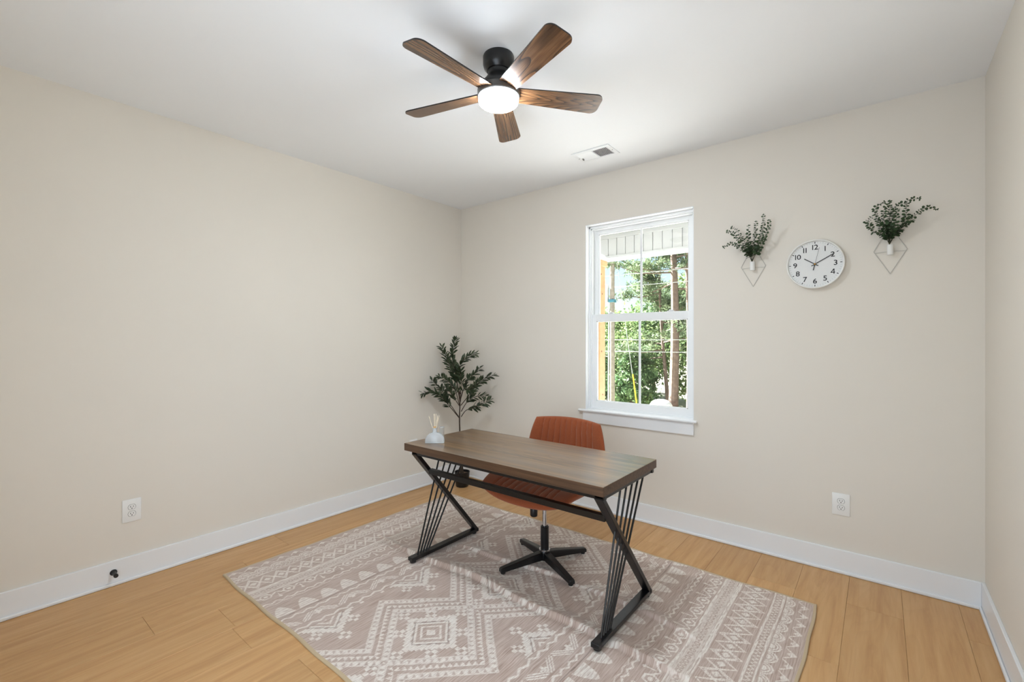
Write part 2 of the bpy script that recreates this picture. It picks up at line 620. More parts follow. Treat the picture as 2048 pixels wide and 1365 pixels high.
# ================================================================== door stop
root = thing('door_stop', 'small black door stop screwed to the white baseboard', 'door stop', (0.014, -2.757, 0.075))
mb = MB(); mb.lathe([(0, 0), (0.0165, 0), (0.0165, 0.003), (0.012, 0.007), (0.0085, 0.016), (0.0065, 0.03), (0.006, 0.05), (0, 0.05)], (0.014, -2.757, 0.075), 20, 'x')
mb.build('stem', M_BLACK, root, sm=True)
mb = MB(); mb.lathe([(0, 0.048), (0.009, 0.048), (0.0105, 0.054), (0.0105, 0.064), (0.008, 0.068), (0, 0.068)], (0.014, -2.757, 0.075), 20, 'x')
mb.build('rubber_tip', M_DARK, root, sm=True)

# ================================================================== ceiling register
root = thing('ceiling_vent', 'white rectangular ceiling register with louvers, above the window side', 'vent', (1.7725, -0.392, H))
vx0, vx1, vy0, vy1 = 1.625, 1.92, -0.488, -0.296
ix0, ix1, iy0, iy1 = vx0 + 0.03, vx1 - 0.03, vy0 + 0.03, vy1 - 0.03
mb = MB()
mb.box(vx0, vx1, vy0, iy0, H - 0.007, H, 0.0015); mb.box(vx0, vx1, iy1, vy1, H - 0.007, H, 0.0015)
mb.box(vx0, ix0, iy0, iy1, H - 0.007, H, 0.0015); mb.box(ix1, vx1, iy0, iy1, H - 0.007, H, 0.0015)
mb.build('frame', M_TRIM, root)
MB().box(ix0, ix1, iy0, iy1, H - 0.0016, H - 0.0001).build('duct_opening', mat('duct_grey', (84, 84, 84), rough=0.8), root)
xm = (ix0 + ix1) / 2
MB().box(xm - 0.004, xm + 0.004, iy0, iy1, H - 0.0075, H - 0.002).build('divider', M_TRIM, root)
nsl = 10
for side in (0, 1):
    a0 = ix0 if side == 0 else xm + 0.004
    a1 = xm - 0.004 if side == 0 else ix1
    for k in range(nsl):
        cx = a0 + (k + 0.5) * (a1 - a0) / nsl
        s = 1 if side == 0 else -1
        hw = 0.0062 if side == 0 else 0.0040
        mb = MB()
        mb.bar((cx - s * hw, iy0, H - 0.0045), (cx - s * hw, iy1, H - 0.0045), 0.0001, 0.0001)
        mb.bm.clear()
        p = [(cx - hw, H - (0.0068 if s > 0 else 0.0028)), (cx + hw, H - (0.0028 if s > 0 else 0.0068))]
        vs_ = []
        for yy in (iy0, iy1):
            for (px_, pz_) in p:
                vs_.append(mb.bm.verts.new((px_, yy, pz_)))
                vs_.append(mb.bm.verts.new((px_, yy, pz_ + 0.0008)))
        for f in ((0, 2, 6, 4), (1, 5, 7, 3), (0, 4, 5, 1), (2, 3, 7, 6), (0, 1, 3, 2), (4, 6, 7, 5)):
            mb.bm.faces.new([vs_[q] for q in f])
        mb.build('louver', M_TRIM, root)
mb = MB(); mb.box(ix0 + 0.004, ix0 + 0.010, (iy0 + iy1) / 2 + 0.01, (iy0 + iy1) / 2 + 0.03, H - 0.016, H - 0.006, 0.001)
mb.build('damper_lever', M_GAPG, root)
for sx in (vx0 + 0.014, vx1 - 0.014):
    mb = MB(); mb.lathe([(0, 0.0005), (0.0035, 0.0), (0.0035, -0.0015), (0, -0.002)], (sx, (vy0 + vy1) / 2, H - 0.007), 12)
    mb.build('screw', M_GAPG, root)

# ================================================================== ceiling fan
FC = (1.958, -1.690)
M_LENS = bpy.data.materials.new('fan_light_lens')
M_LENS.use_nodes = True
_b = M_LENS.node_tree.nodes['Principled BSDF']
_b.inputs['Base Color'].default_value = (0.9, 0.9, 0.88, 1)
_b.inputs['Emission Color'].default_value = (0.80, 0.90, 1.0, 1)
_b.inputs['Emission Strength'].default_value = LAMP_STRENGTH
fan = thing('ceiling_fan', 'black ceiling fan with five dark oak blades and lit round lamp', 'ceiling fan', (FC[0], FC[1], 2.55))
mb = MB(); mb.lathe([(0, H), (0.072, H), (0.0745, H - 0.006), (0.0745, H - 0.04), (0.070, H - 0.056), (0.056, H - 0.072), (0, H - 0.072)], (FC[0], FC[1], 0), 48)
mb.build('canopy', M_FANBLK, fan, sm=True)
mb = MB(); mb.lathe([(0, 2.675), (0.052, 2.675), (0.0495, 2.662), (0.052, 2.648), (0.066, 2.628), (0.084, 2.608), (0.094, 2.592), (0.097, 2.582), (0, 2.582)], (FC[0], FC[1], 0), 48)
mb.build('motor_housing', M_FANBLK, fan, sm=True)
M_RING = mat('fan_ring_grey', (70, 68, 66), rough=0.3, spec=0.6)
mb = MB(); mb.lathe([(0, 2.583), (0.098, 2.583), (0.101, 2.579), (0.101, 2.55), (0.098, 2.546), (0, 2.546)], (FC[0], FC[1], 0), 48)
mb.build('light_ring', M_RING, fan, sm=True)
mb = MB(); mb.lathe([(0.0955, 2.530), (0.093, 2.520), (0.085, 2.513), (0.06, 2.5095), (0, 2.509)], (FC[0], FC[1], 0), 48)
M_LSIDE = M_LENS.copy(); M_LSIDE.name = 'fan_light_side'
M_LSIDE.node_tree.nodes['Principled BSDF'].inputs['Emission Strength'].default_value = LAMP_STRENGTH * 0.35
mb2 = MB(); mb2.lathe([(0.0945, 2.546), (0.0955, 2.542), (0.0955, 2.530)], (FC[0], FC[1], 0), 48)
mb2.build('lamp_rim', M_LSIDE, fan, sm=True)
lens = mb.build('lamp_lens', M_LENS, fan, sm=True)
lens['label'] = 'glowing white round lamp lens'
# one blade along +x, shared by five
bm = bmesh.new()
outl = []
r0, r1, w0, w1, cr = 0.085, 0.515, 0.046, 0.064, 0.035
outl.append((r0, -w0))
for k in range(9):
    a = -math.pi / 2 + (math.pi / 2) * k / 8
    outl.append((r1 - cr + cr * math.cos(a), -w1 + cr + cr * math.sin(a)))
for k in range(9):
    a = (math.pi / 2) * k / 8
    outl.append((r1 - cr + cr * math.cos(a), w1 - cr + cr * math.sin(a)))
outl.append((r0, w0))
lo_ = [bm.verts.new((u, v, -0.003)) for u, v in outl]
hi_ = [bm.verts.new((u, v, 0.003)) for u, v in outl]
bm.faces.new(list(reversed(lo_))); bm.faces.new(hi_)
sidef = []
for k in range(len(outl)):
    sidef.append(bm.faces.new((lo_[k], lo_[(k + 1) % len(outl)], hi_[(k + 1) % len(outl)], hi_[k])))
for f in sidef:
    f.material_index = 1
bmesh.ops.recalc_face_normals(bm, faces=bm.faces[:])
blade_me = bpy.data.meshes.new('blade'); bm.to_mesh(blade_me); bm.free()
blade_me.materials.append(BLADE_W); blade_me.materials.append(M_FANBLK)
for k in range(5):
    a = R(50.8 + 72 * k)
    o = obj('blade', blade_me, None, fan)
    Mx = Matrix.Rotation(a, 4, 'Z') @ Matrix.Rotation(R(-12), 4, 'X')
    Mx.translation = Vector((0, 0, 0.017))
    o.matrix_basis = Mx
    t = bmesh.new(); bmesh.ops.create_cube(t, size=1.0)
    for v in t.verts:
        v.co = Vector((0.098 + v.co.x * 0.05, v.co.y * 0.05, 0.0065 + v.co.z * 0.006))
    me = bpy.data.meshes.new('blade_bracket'); t.to_mesh(me); t.free()
    obj('blade_bracket', me, M_FANBLK, o)

# ================================================================== rug
RX0, RX1, RY0, RY1 = 0.380, 3.127, -2.335, -0.505


def rug_pattern(X, Y):
    """cream print amount (0..1) on the mauve ground"""
    m = np.zeros_like(X)

    def put(cond, v=1.0):
        m[cond] = v
    u = np.where(X < 1.72, (X - RX0) * 1.07, RX1 - X)
    v = Y - RY0

    def per(p, off=0.0):
        return (v + off) % p - p / 2
    # outer row: small pendants
    d = per(0.09)
    put((np.abs(d) + np.abs(u - 0.05) < 0.016))
    put((np.abs(np.abs(d) - (u - 0.03) * 0.9) < 0.004) & (u > 0.03) & (u < 0.075))
    # arches
    d = per(0.088, 0.044)
    r = np.sqrt(d ** 2 + (u - 0.132) ** 2)
    inb = (u < 0.132)
    put(inb & (np.abs(r - 0.040) < 0.004)); put(inb & (np.abs(r - 0.028) < 0.0035)); put(inb & (r < 0.018))
    # line, rope, line
    for c in (0.145, 0.186, 0.352, 0.362, 0.432):
        put(np.abs(u - c) < 0.0045)
    z = np.abs(per(0.026)) / 0.013
    put((np.abs(u - (0.155 + 0.021 * z)) < 0.0045) & (u > 0.152) & (u < 0.18))
    put((u > 0.368) & (u < 0.426), 0.62)
    d = np.sqrt((per(0.03) / 0.9) ** 2 + (u - 0.397) ** 2)
    put((np.abs(d - 0.011) < 0.0032), 0.0)
    # lattice of crossing zigzags with diamonds
    P = 0.15
    z = np.abs(per(P)) / (P / 2)
    for off in (0.0, 0.018):
        put((np.abs(u - (0.205 + off + (0.128 - off) * z)) < 0.006) & (u > 0.2) & (u < 0.342))
        put((np.abs(u - (0.338 - off - (0.128 - off) * z)) < 0.006) & (u > 0.2) & (u < 0.342))
    for off in (0.0, P / 2):
        d = np.abs(per(P, off))
        put(d + np.abs(u - (0.271)) < 0.020)
    # hexagons and arrows
    P = 0.12
    d = np.abs(per(P))
    hx = np.maximum(np.abs(u - 0.475), d * 0.87 + np.abs(u - 0.475) * 0.5)
    put(np.abs(hx - 0.026) < 0.0045); put(hx < 0.011)
    d = np.abs(per(P, P / 2))
    put((np.abs(d - (u - 0.45)) < 0.006) & (u > 0.452) & (u < 0.48)); put((d < 0.0035) & (u > 0.475) & (u < 0.53))
    put((d + np.abs(u - 0.52)) < 0.011)
    # wavy lines
    def wavy(c, amp, p, th, val=1.0):
        z = np.abs(per(p)) / (p / 2)
        put(np.abs(u - (c - amp + 2 * amp * z)) < th, val)
    wavy(0.562, 0.008, 0.055, 0.0055)
    wavy(0.585, 0.006, 0.07, 0.003, 0.7)
    # domes with stripes
    P = 0.118
    d = per(P) / 0.049
    e = (0.735 - u) / 0.098
    dome = (u < 0.735) & (u > 0.63) & (np.abs(d) < np.sqrt(np.clip(1 - e, 0, 1)))
    st = ((0.735 - u) % 0.021) < 0.0155
    put(dome & st); put(dome & ~st, 0.35)
    put(np.abs(u - 0.748) < 0.0022, -0.55)
    wavy(0.775, 0.008, 0.06, 0.006)
    # feathers
    P = 0.19
    for s in (-1, 1):
        for k in range(3):
            dd = per(P, 0.02 + s * 0.0)
            t = dd * s - 0.012 - k * 0.018
            put((np.abs((u - 0.842) - s * 0 + (t) * 0.9 - 0.012) < 0.0045) & (dd * s > 0.004) & (np.abs(u - 0.838) < 0.036))
    dd = np.abs(per(P, 0.02 + P / 2))
    put((dd < 0.008) & (np.abs(u - 0.838) < 0.02)); put((np.abs(u - 0.838) < 0.006) & (dd < 0.02))
    wavy(0.912, 0.009, 0.07, 0.007)
    # ------------ central field
    fld = u > 0.935
    xc, yc, Py = 1.735, -1.917, 0.522
    dx = np.abs(X - xc)
    dyv = np.abs((Y - yc + Py / 2) % Py - Py / 2)
    q = dx + dyv * 1.034
    # serrate the medallion edge
    sdx = np.floor(dx / 0.016) * 0.016
    sdy = np.floor(dyv / 0.016) * 0.016
    dx2 = np.abs(dx - 0.50)
    dy2 = Py / 2 - dyv
    q2 = dx2 + dy2 * 1.034
    s2x = np.floor(dx2 / 0.016) * 0.016
    s2y = np.floor(dy2 / 0.016) * 0.016
    along = (dx - dyv)
    inner = fld & (q < 0.33 + 0.06)

    def medallion(reg, q_, sx, sy, dx_, dy_):
        sq = sx + sy
        put(reg & (sq < 0.150) & (q_ > 0.128)); put(reg & (sq < 0.150) & (q_ > 0.104) & (((sx / 0.016).astype(int) % 2) == 0))
        put(reg & (np.abs(q_ - 0.103) < 0.008))
        put(reg & (np.abs(q_ - 0.116) < 0.002), -0.6)
        put(reg & (np.abs(q_ - 0.064) < 0.0075)); put(reg & (q_ < 0.028))
        # crosses of four little squares around it
        for (ax, ay) in ((0.112, 0.098), (0.20, 0.0), (0.0, 0.195)):
            lx, ly = np.abs(dx_ - ax), np.abs(dy_ - ay)
            put(reg & (np.abs(lx - 0.0) < 0.011) & (np.abs(ly - 0.021) < 0.010)); put(reg & (np.abs(lx - 0.021) < 0.010) & (np.abs(ly) < 0.011))
    regA = fld & (q < 0.245)
    medallion(regA, q, sdx, sdy, dx, dyv)
    regB = fld & (q > 0.425)
    medallion(regB, q2, s2x, s2y, dx2, dy2)
    t1 = (along % 0.045) / 0.045
    for c, flip in ((0.270, 1), (0.392, -1)):
        band = fld & (np.abs(q - c) < 0.025)
        put(band, 1.0)
        e = (q - c) / 0.025 * flip
        put(band & (np.abs(t1 - 0.5) < 0.16 * (1 - e)) & (np.abs(e) < 0.55), 0.15)
        put(fld & (np.abs(np.abs(q - c) - 0.019) < 0.002), 0.55)
    e = (q - 0.305) / 0.036
    t2 = (along % 0.038) / 0.038
    put(fld & (e > 0) & (e < 1) & (np.abs(t2 - 0.5) < 0.5 * e))
    return m


nx = int((RX1 - RX0) / 0.0036)
ny = int((RY1 - RY0) / 0.0036)
gx = np.linspace(RX0, RX1, nx)
gy = np.linspace(RY0, RY1, ny)
X, Y = np.meshgrid(gx, gy, indexing='ij')
pat = rug_pattern(X, Y)
# soft wander so the printed lines are not machine straight
rng = np.random.default_rng(4)


def fbm(X, Y, fx, fy, seed):
    r = np.random.default_rng(seed)
    out = np.zeros_like(X)
    for k in range(7):
        a = r.uniform(0, 2 * np.pi)
        out += np.sin(X * fx * r.uniform(0.5, 1.6) * np.cos(a) + Y * fy * r.uniform(0.5, 1.6) * np.sin(a) + r.uniform(0, 6.28))
    return out / 7


Xd = X + 0.005 * fbm(X, Y, 14, 14, 1)
Yd = Y + 0.005 * fbm(X, Y, 14, 14, 2)
pat = rug_pattern(Xd, Yd)
border = np.minimum(np.minimum(X - RX0, RX1 - X), np.minimum(Y - RY0, RY1 - Y))
Z = np.full_like(X, 0.006)
# creases left from folding: long ridges along x
def sstep(a, b, t):
    t = np.clip((t - a) / (b - a), 0, 1)
    return t * t * (3 - 2 * t)


def ridge(yline, w, amp, xa, xb, skew=1.8):
    d = Y - yline
    ww = np.where(d > 0, w * skew, w)
    return amp * np.exp(-(d / ww) ** 2) * sstep(xa - 0.12, xa + 0.18, X) * (1 - sstep(xb - 0.2, xb + 0.15, X))


yl1 = -1.455 + 0.028 * np.sin((X - 1.2) * 3.3) * np.exp(-((X - 1.4) / 0.5) ** 2) + 0.008 * np.sin(X * 9)
yl2 = -1.150 + 0.035 * np.sin((X - 1.65) * 3.6) + 0.006 * np.sin(X * 11)
yl3 = -0.82 + 0.02 * np.sin(X * 4)
pressed = 1 - 0.85 * (np.exp(-((X - 1.128) / 0.045) ** 2) + np.exp(-((X - 2.402) / 0.045) ** 2))   # the desk feet hold the rug down
Z += ridge(yl1, 0.011, 0.027, 0.92, 2.75, 6.5) * pressed
Z += ridge(yl2, 0.010, 0.019, 1.18, 2.72, 5.0) * (1 - 0.7 * np.exp(-((X - 2.05) / 0.12) ** 2)) * pressed
Z += ridge(yl3, 0.012, 0.004, 1.5, 2.7)
Z += ridge(-1.46 - 0.1 * (X - 0.9), 0.012, 0.012, 0.62, 0.95)
Z += ridge(-1.78 + 0.02 * np.sin(X * 5), 0.03, 0.004, 1.2, 2.9)
Z += 0.0016 * (fbm(X, Y, 18, 18, 3) + 1) + 0.003 * np.clip(fbm(X, Y, 5, 7, 6), 0, 1)
edge_wave = 0.0035 * (fbm(X, Y, 26, 26, 8) + 0.6)
Z += np.clip(edge_wave, 0, 1) * np.exp(-border / 0.05)
# the outline wanders a little
wx = 0.003 * np.sin(Y * 7 + 1) + 0.0025 * np.sin(Y * 17)
wy = 0.003 * np.sin(X * 6) + 0.003 * np.sin(X * 15 + 2)
Xo = X + wx * np.clip(1 - border / 0.3, 0, 1)
Yo = Y + wy * np.clip(1 - border / 0.3, 0, 1)
V = np.stack([Xo, Yo, Z], -1).reshape(-1, 3)
idx = np.arange(nx * ny).reshape(nx, ny)
F = np.stack([idx[:-1, :-1], idx[1:, :-1], idx[1:, 1:], idx[:-1, 1:]], -1).reshape(-1, 4)
loop_ = np.concatenate([idx[:, 0], idx[-1, 1:], idx[-2::-1, -1], idx[0, -2:0:-1]])
Vs = V[loop_].copy(); Vs[:, 2] = 0.0005
si = np.arange(len(loop_)) + len(V)
nxt = np.roll(loop_, -1); snx = np.roll(si, -1)
Fs = np.stack([loop_, si, snx, nxt], -1)
V = np.concatenate([V, Vs]); F = np.concatenate([F, Fs])
rug_me = mesh_np('area_rug', V - np.array([1.75, -1.42, 0]), F)
col = np.zeros((len(V), 4), np.float32)
pf = pat.reshape(-1)
bd = (border.reshape(-1) < 0.012)
n0 = len(pf)
col[:n0, 0] = np.clip(pf, 0, 1)
col[:n0, 1] = np.clip(-pf, 0, 1)
col[:n0, 2] = bd
col[n0:, 2] = 1
col[:, 3] = 1
at = rug_me.attributes.new('print', 'FLOAT_COLOR', 'POINT')
at.data.foreach_set('color', col.ravel())
smooth(rug_me)
M_RUG = bpy.data.materials.new('rug_printed_weave')
M_RUG.use_nodes = True
nt = M_RUG.node_tree
b = nt.nodes['Principled BSDF']
b.inputs['Roughness'].default_value = 0.8
b.inputs['Specular IOR Level'].default_value = 0.3
b.inputs['Sheen Weight'].default_value = 0.35
b.inputs['Sheen Roughness'].default_value = 0.4
N = nt.nodes.new
L = nt.links.new
a_ = N('ShaderNodeAttribute'); a_.attribute_name = 'print'
sep = N('ShaderNodeSeparateColor'); L(a_.outputs['Color'], sep.inputs[0])
tc = N('ShaderNodeTexCoord')
mp = N('ShaderNodeMapping'); mp.inputs['Scale'].default_value = (170, 7, 1); L(tc.outputs['Object'], mp.inputs[0])
nz = N('ShaderNodeTexNoise'); nz.inputs['Scale'].default_value = 1; nz.inputs['Detail'].default_value = 5; nz.inputs['Roughness'].default_value = 0.65
L(mp.outputs[0], nz.inputs['Vector'])
g = N('ShaderNodeValToRGB')
e = g.color_ramp.elements
e[0].position = 0.30; e[0].color = (*lin((160, 134, 119)), 1)
e[1].position = 0.72; e[1].color = (*lin((216, 199, 189)), 1)
x_ = e.new(0.5); x_.color = (*lin((193, 172, 159)), 1)
L(nz.outputs['Fac'], g.inputs[0])
# worn print: streaks eat into the cream
mp2 = N('ShaderNodeMapping'); mp2.inputs['Scale'].default_value = (260, 28, 1); L(tc.outputs['Object'], mp2.inputs[0])
nz2 = N('ShaderNodeTexNoise'); nz2.inputs['Scale'].default_value = 1; nz2.inputs['Detail'].default_value = 3
L(mp2.outputs[0], nz2.inputs['Vector'])
mr = N('ShaderNodeMapRange'); mr.inputs['From Min'].default_value = 0.33; mr.inputs['From Max'].default_value = 0.56
mr.inputs['To Min'].default_value = 0.22; mr.inputs['To Max'].default_value = 1.0
L(nz2.outputs['Fac'], mr.inputs[0])
mul = N('ShaderNodeMath'); mul.operation = 'MULTIPLY'; L(sep.outputs[0], mul.inputs[0]); L(mr.outputs[0], mul.inputs[1])
mx = N('ShaderNodeMixRGB'); mx.inputs[2].default_value = (*lin((235, 227, 217)), 1); L(mul.outputs[0], mx.inputs[0]); L(g.outputs[0], mx.inputs[1])
mx2 = N('ShaderNodeMixRGB'); mx2.inputs[2].default_value = (*lin((92, 74, 66)), 1); L(sep.outputs[1], mx2.inputs[0]); L(mx.outputs[0], mx2.inputs[1])
mx3 = N('ShaderNodeMixRGB'); mx3.inputs[2].default_value = (*lin((196, 174, 140)), 1); L(sep.outputs[2], mx3.inputs[0]); L(mx2.outputs[0], mx3.inputs[1])
L(mx3.outputs[0], b.inputs['Base Color'])
bp = N('ShaderNodeBump'); bp.inputs['Strength'].default_value = 0.12; bp.inputs['Distance'].default_value = 0.002
L(nz2.outputs['Fac'], bp.inputs['Height']); L(bp.outputs[0], b.inputs['Normal'])
rug = obj('area_rug', rug_me, M_RUG, loc=(1.75, -1.42, 0))
tag(rug, 'mauve and cream printed tribal pattern rug with creases under the desk', 'rug')

# ================================================================== desk
DX0, DX1, DY0, DY1, DZ = 1.052, 2.436, -1.543, -0.932, 0.739
desk = thing('writing_desk', 'desk with rustic brown wood top and black angled metal legs', 'desk', ((DX0 + DX1) / 2, (DY0 + DY1) / 2, 0.012))
mb = MB(); mb.box(DX0, DX1, DY0, DY1, DZ - 0.045, DZ, 0.0012, 1)
top = mb.build('desktop', DESK_W, desk)
top.data.materials.append(DESK_E)
for p in top.data.polygons:
    if abs(p.normal.z) < 0.5:
        p.material_index = 1
zt = DZ - 0.045
LT, LRt = 0.044, 0.024      # leg strap width (x) and thickness
legs_x = (1.128, 2.402)
mb = MB()
mb.box(1.10, 2.43, DY0 + 0.022, DY0 + 0.044, zt - 0.022, zt, 0.001); mb.box(1.10, 2.43, DY1 - 0.044, DY1 - 0.022, zt - 0.022, zt, 0.001)
mb.build('top_frame_rail', M_BLACKG, desk)
for lx in legs_x:
    m = MB()
    ytop, ybot = DY0 + 0.012, DY1 - 0.03
    m.box(lx - LT / 2, lx + LT / 2, DY0 + 0.022, DY1 - 0.022, zt - 0.022, zt, 0.002)
    m.box(lx - LT / 2, lx + LT / 2, -1.557, ybot, 0.024, 0.046, 0.003)
    m.bar((lx, ytop + 0.012, zt - 0.012), (lx, ybot - 0.012, 0.036), LT, LRt, up=(0, 1, 0), bevel=0.003)
    lg = m.build('leg', M_BLACKG, desk)
    lg['label'] = 'black Z-shaped steel leg with thin rods'
    for k in range(5):
        yb = -1.500 + k * 0.0215
        yt = -1.300 + k * 0.0685
        mm = MB(); mm.tube([(lx, yb, 0.04), (lx, yt, zt - 0.02)], 0.0054, 8)
        mm.build('rod', M_BLACKG, lg, sm=True)
    for yy in (-1.535, ybot - 0.03):
        mm = MB(); mm.lathe([(0, 0.0125), (0.017, 0.0125), (0.019, 0.018), (0.019, 0.0245), (0, 0.0245)], (lx, yy, 0), 18)
        mm.build('foot_pad', M_DARK, lg, sm=True)
mb = MB(); mb.box(legs_x[0] + LT / 2 - 0.002, legs_x[1] - LT / 2 + 0.002, -1.428, -1.396, 0.537, 0.567, 0.002)
mb.build('stretcher', M_BLACKG, desk)

# ================================================================== desk chair
CX, CY = 1.768, -1.030
SX = 1.705
M_FAB = mat('chair_rust_fabric', (146, 76, 46), rough=0.9, spec=0.15, var=0.28, scale=420, bump=0.5, bump_scale=500)
_fb = M_FAB.node_tree.nodes['Principled BSDF']
_fb.inputs['Sheen Weight'].default_value = 0.35
_fb.inputs['Sheen Tint'].default_value = (1.0, 0.72, 0.55, 1)
chair = thing('desk_chair', 'rust orange channel-tufted armless swivel chair tucked under the desk', 'chair', (CX, CY, 0.010))


def cushion(fn, thick, n=61, k=0.55, p=8, grooves=None):
    """fn(s, t, h) -> world; s, t in -1..1; h = signed distance off the middle surface"""
    a = np.linspace(-1, 1, n)
    a = np.sign(a) * (1 - (1 - np.abs(a)) ** 1.6)
    S, T = np.meshgrid(a, a, indexing='ij')
    Sm = S * np.sqrt(1 - k * T ** 2 / 2)
    Tm = T * np.sqrt(1 - k * S ** 2 / 2)
    hh = thick / 2 * np.sqrt(np.clip(1 - np.abs(S) ** p, 0, 1)) * np.sqrt(np.clip(1 - np.abs(T) ** p, 0, 1))
    m = MB()
    for sgn in (1, -1):
        vv = {}
        for i in range(n):
            for j in range(n):
                h = sgn * hh[i, j]
                if sgn > 0 and grooves is not None:
                    h -= grooves(Sm[i, j], Tm[i, j])
                vv[i, j] = m.bm.verts.new(fn(Sm[i, j], Tm[i, j], h))
        for i in range(n - 1):
            for j in range(n - 1):
                m.bm.faces.new((vv[i, j], vv[i + 1, j], vv[i + 1, j + 1], vv[i, j + 1]))
    bmesh.ops.remove_doubles(m.bm, verts=m.bm.verts[:], dist=0.0002)
    return m


seams = [-0.205, -0.158, -0.112, -0.067, -0.022, 0.022, 0.067, 0.112, 0.158, 0.205]


def groove(half):
    def g(s, t):
        x = s * half
        d = min(abs(x - q) for q in seams)
        f = max(0.0, min(1.0, (0.98 - abs(t)) * 8))
        return 0.0105 * math.exp(-(d / 0.0052) ** 2) * f
    return g


def seat_fn(s, t, h):
    # t: -1 front edge .. 1 back edge
    y = -0.945 + t * 0.300
    hw = 0.352 - 0.03 * max(0, t)
    x = SX + s * hw
    z = 0.462 + 0.045 * abs(s) ** 3 - 0.030 * max(0, -t - 0.45) ** 1.5 / 0.41 + 0.008 * t
    return Vector((x, y, z + h))


cushion(seat_fn, 0.085, n=111, k=0.45, p=6, grooves=groove(0.33)).build('seat', M_FAB, chair, sm=True, angle=60)


def back_fn(s, t, h):
    z = 0.650 + t * 0.195
    hw = 0.335 - 0.055 * (t + 1) / 2
    x = SX - 0.018 + s * hw
    y = -0.640 + 0.045 * (t + 1) / 2 - 0.055 * s * s
    return Vector((x, y - h, z))


cushion(back_fn, 0.060, n=111, k=0.32, p=9, grooves=groove(0.30)).build('backrest', M_FAB, chair, sm=True, angle=60)
mb = MB(); mb.box(CX - 0.10, CX + 0.10, CY - 0.06, CY + 0.12, 0.395, 0.42, 0.004); mb.bar((CX - 0.02, CY + 0.12, 0.41), (CX - 0.03, -0.67, 0.46), 0.06, 0.012); 
mb.build('seat_plate', M_BLACK, chair)
mb = MB(); mb.tube([(CX - 0.02, CY - 0.01, 0.385), (CX - 0.045, CY - 0.03, 0.36), (CX - 0.056, CY - 0.05, 0.325)], [0.008, 0.008, 0.006]); 
mb.lathe([(0, 0.352), (0.0215, 0.351), (0.0235, 0.346), (0.0225, 0.306), (0.020, 0.300), (0, 0.300)], (CX - 0.052, CY - 0.042, 0), 20)
mb.build('height_lever', M_BLACK, chair, sm=True)
mb = MB(); mb.lathe([(0, 0.22), (0.0135, 0.22), (0.0135, 0.405), (0, 0.405)], (CX, CY, 0), 24)
mb.build('gas_piston', M_CHROME, chair, sm=True)
mb = MB(); mb.lathe([(0, 0.05), (0.0255, 0.05), (0.0255, 0.236), (0.022, 0.240), (0.0165, 0.240), (0.0165, 0.232), (0, 0.232)], (CX, CY, 0), 28)
mb.build('column', M_BLACKG, chair, sm=True)
mb = MB(); mb.lathe([(0, 0.035), (0.030, 0.035), (0.033, 0.04), (0.033, 0.088), (0.030, 0.094), (0.026, 0.096), (0, 0.096)], (CX, CY, 0), 28)
mb.build('hub', M_BLACKG, chair, sm=True)
mb = MB(); mb.lathe([(0.0257, 0.094), (0.034, 0.094), (0.034, 0.100), (0.0257, 0.100)], (CX, CY, 0), 28)
mb.build('hub_ring', M_CHROME, chair, sm=True)
for k in range(4):
    a = R(-24.5 + 90 * k)
    d = Vector((math.cos(a), math.sin(a), 0)); n_ = Vector((-math.sin(a), math.cos(a), 0))
    m = MB()
    c0 = Vector((CX, CY, 0))
    sec = []
    for rr, wz, z0, z1 in ((0.02, 0.021, 0.040, 0.088), (0.10, 0.020, 0.036, 0.078), (0.298, 0.0165, 0.022, 0.046), (0.304, 0.0155, 0.022, 0.040)):
        sec.append([m.bm.verts.new(c0 + d * rr + n_ * w_ + Vector((0, 0, z))) for w_, z in ((-wz, z0), (wz, z0), (wz, z1 - 0.004), (wz - 0.004, z1), (-wz + 0.004, z1), (-wz, z1 - 0.004))])
    for A, B in zip(sec[:-1], sec[1:]):
        for q in range(6):
            m.bm.faces.new((A[q], A[(q + 1) % 6], B[(q + 1) % 6], B[q]))
    m.bm.faces.new(sec[0]); m.bm.faces.new(list(reversed(sec[-1])))
    lg = m.build('base_leg', M_BLACKG, chair)
    mm = MB(); pc = c0 + d * 0.285
    mm.lathe([(0, 0.0105), (0.013, 0.0105), (0.0145, 0.014), (0.0145, 0.0225), (0, 0.0225)], (pc.x, pc.y, 0), 14)
    mm.build('glide', M_DARK, lg, sm=True)

# ================================================================== reed diffuser
M_FROST = bpy.data.materials.new('frosted_glass')
M_FROST.use_nodes = True
b = M_FROST.node_tree.nodes['Principled BSDF']
b.inputs['Base Color'].default_value = (0.93, 0.97, 0.99, 1)
b.inputs['Roughness'].default_value = 0.12
b.inputs['IOR'].default_value = 1.4
b.inputs['Transmission Weight'].default_value = 0.62
M_REED = mat('reed_tan', (232, 220, 198), rough=0.8, var=0.1, scale=80)
M_CORK = mat('cork_collar', (214, 170, 112), rough=0.8, var=0.15, scale=200)
BC = Vector((1.196, -1.417, DZ))
ang = R(39)
U_ = Vector((math.cos(ang), math.sin(ang), 0)); D_ = Vector((math.sin(ang), -math.cos(ang), 0))
diff = thing('reed_diffuser', 'frosted half-round glass reed diffuser with pale sticks, on the desk', 'diffuser', BC)
fnb = lambda u, v, t: BC + U_ * u + Vector((0, 0, v)) + D_ * t
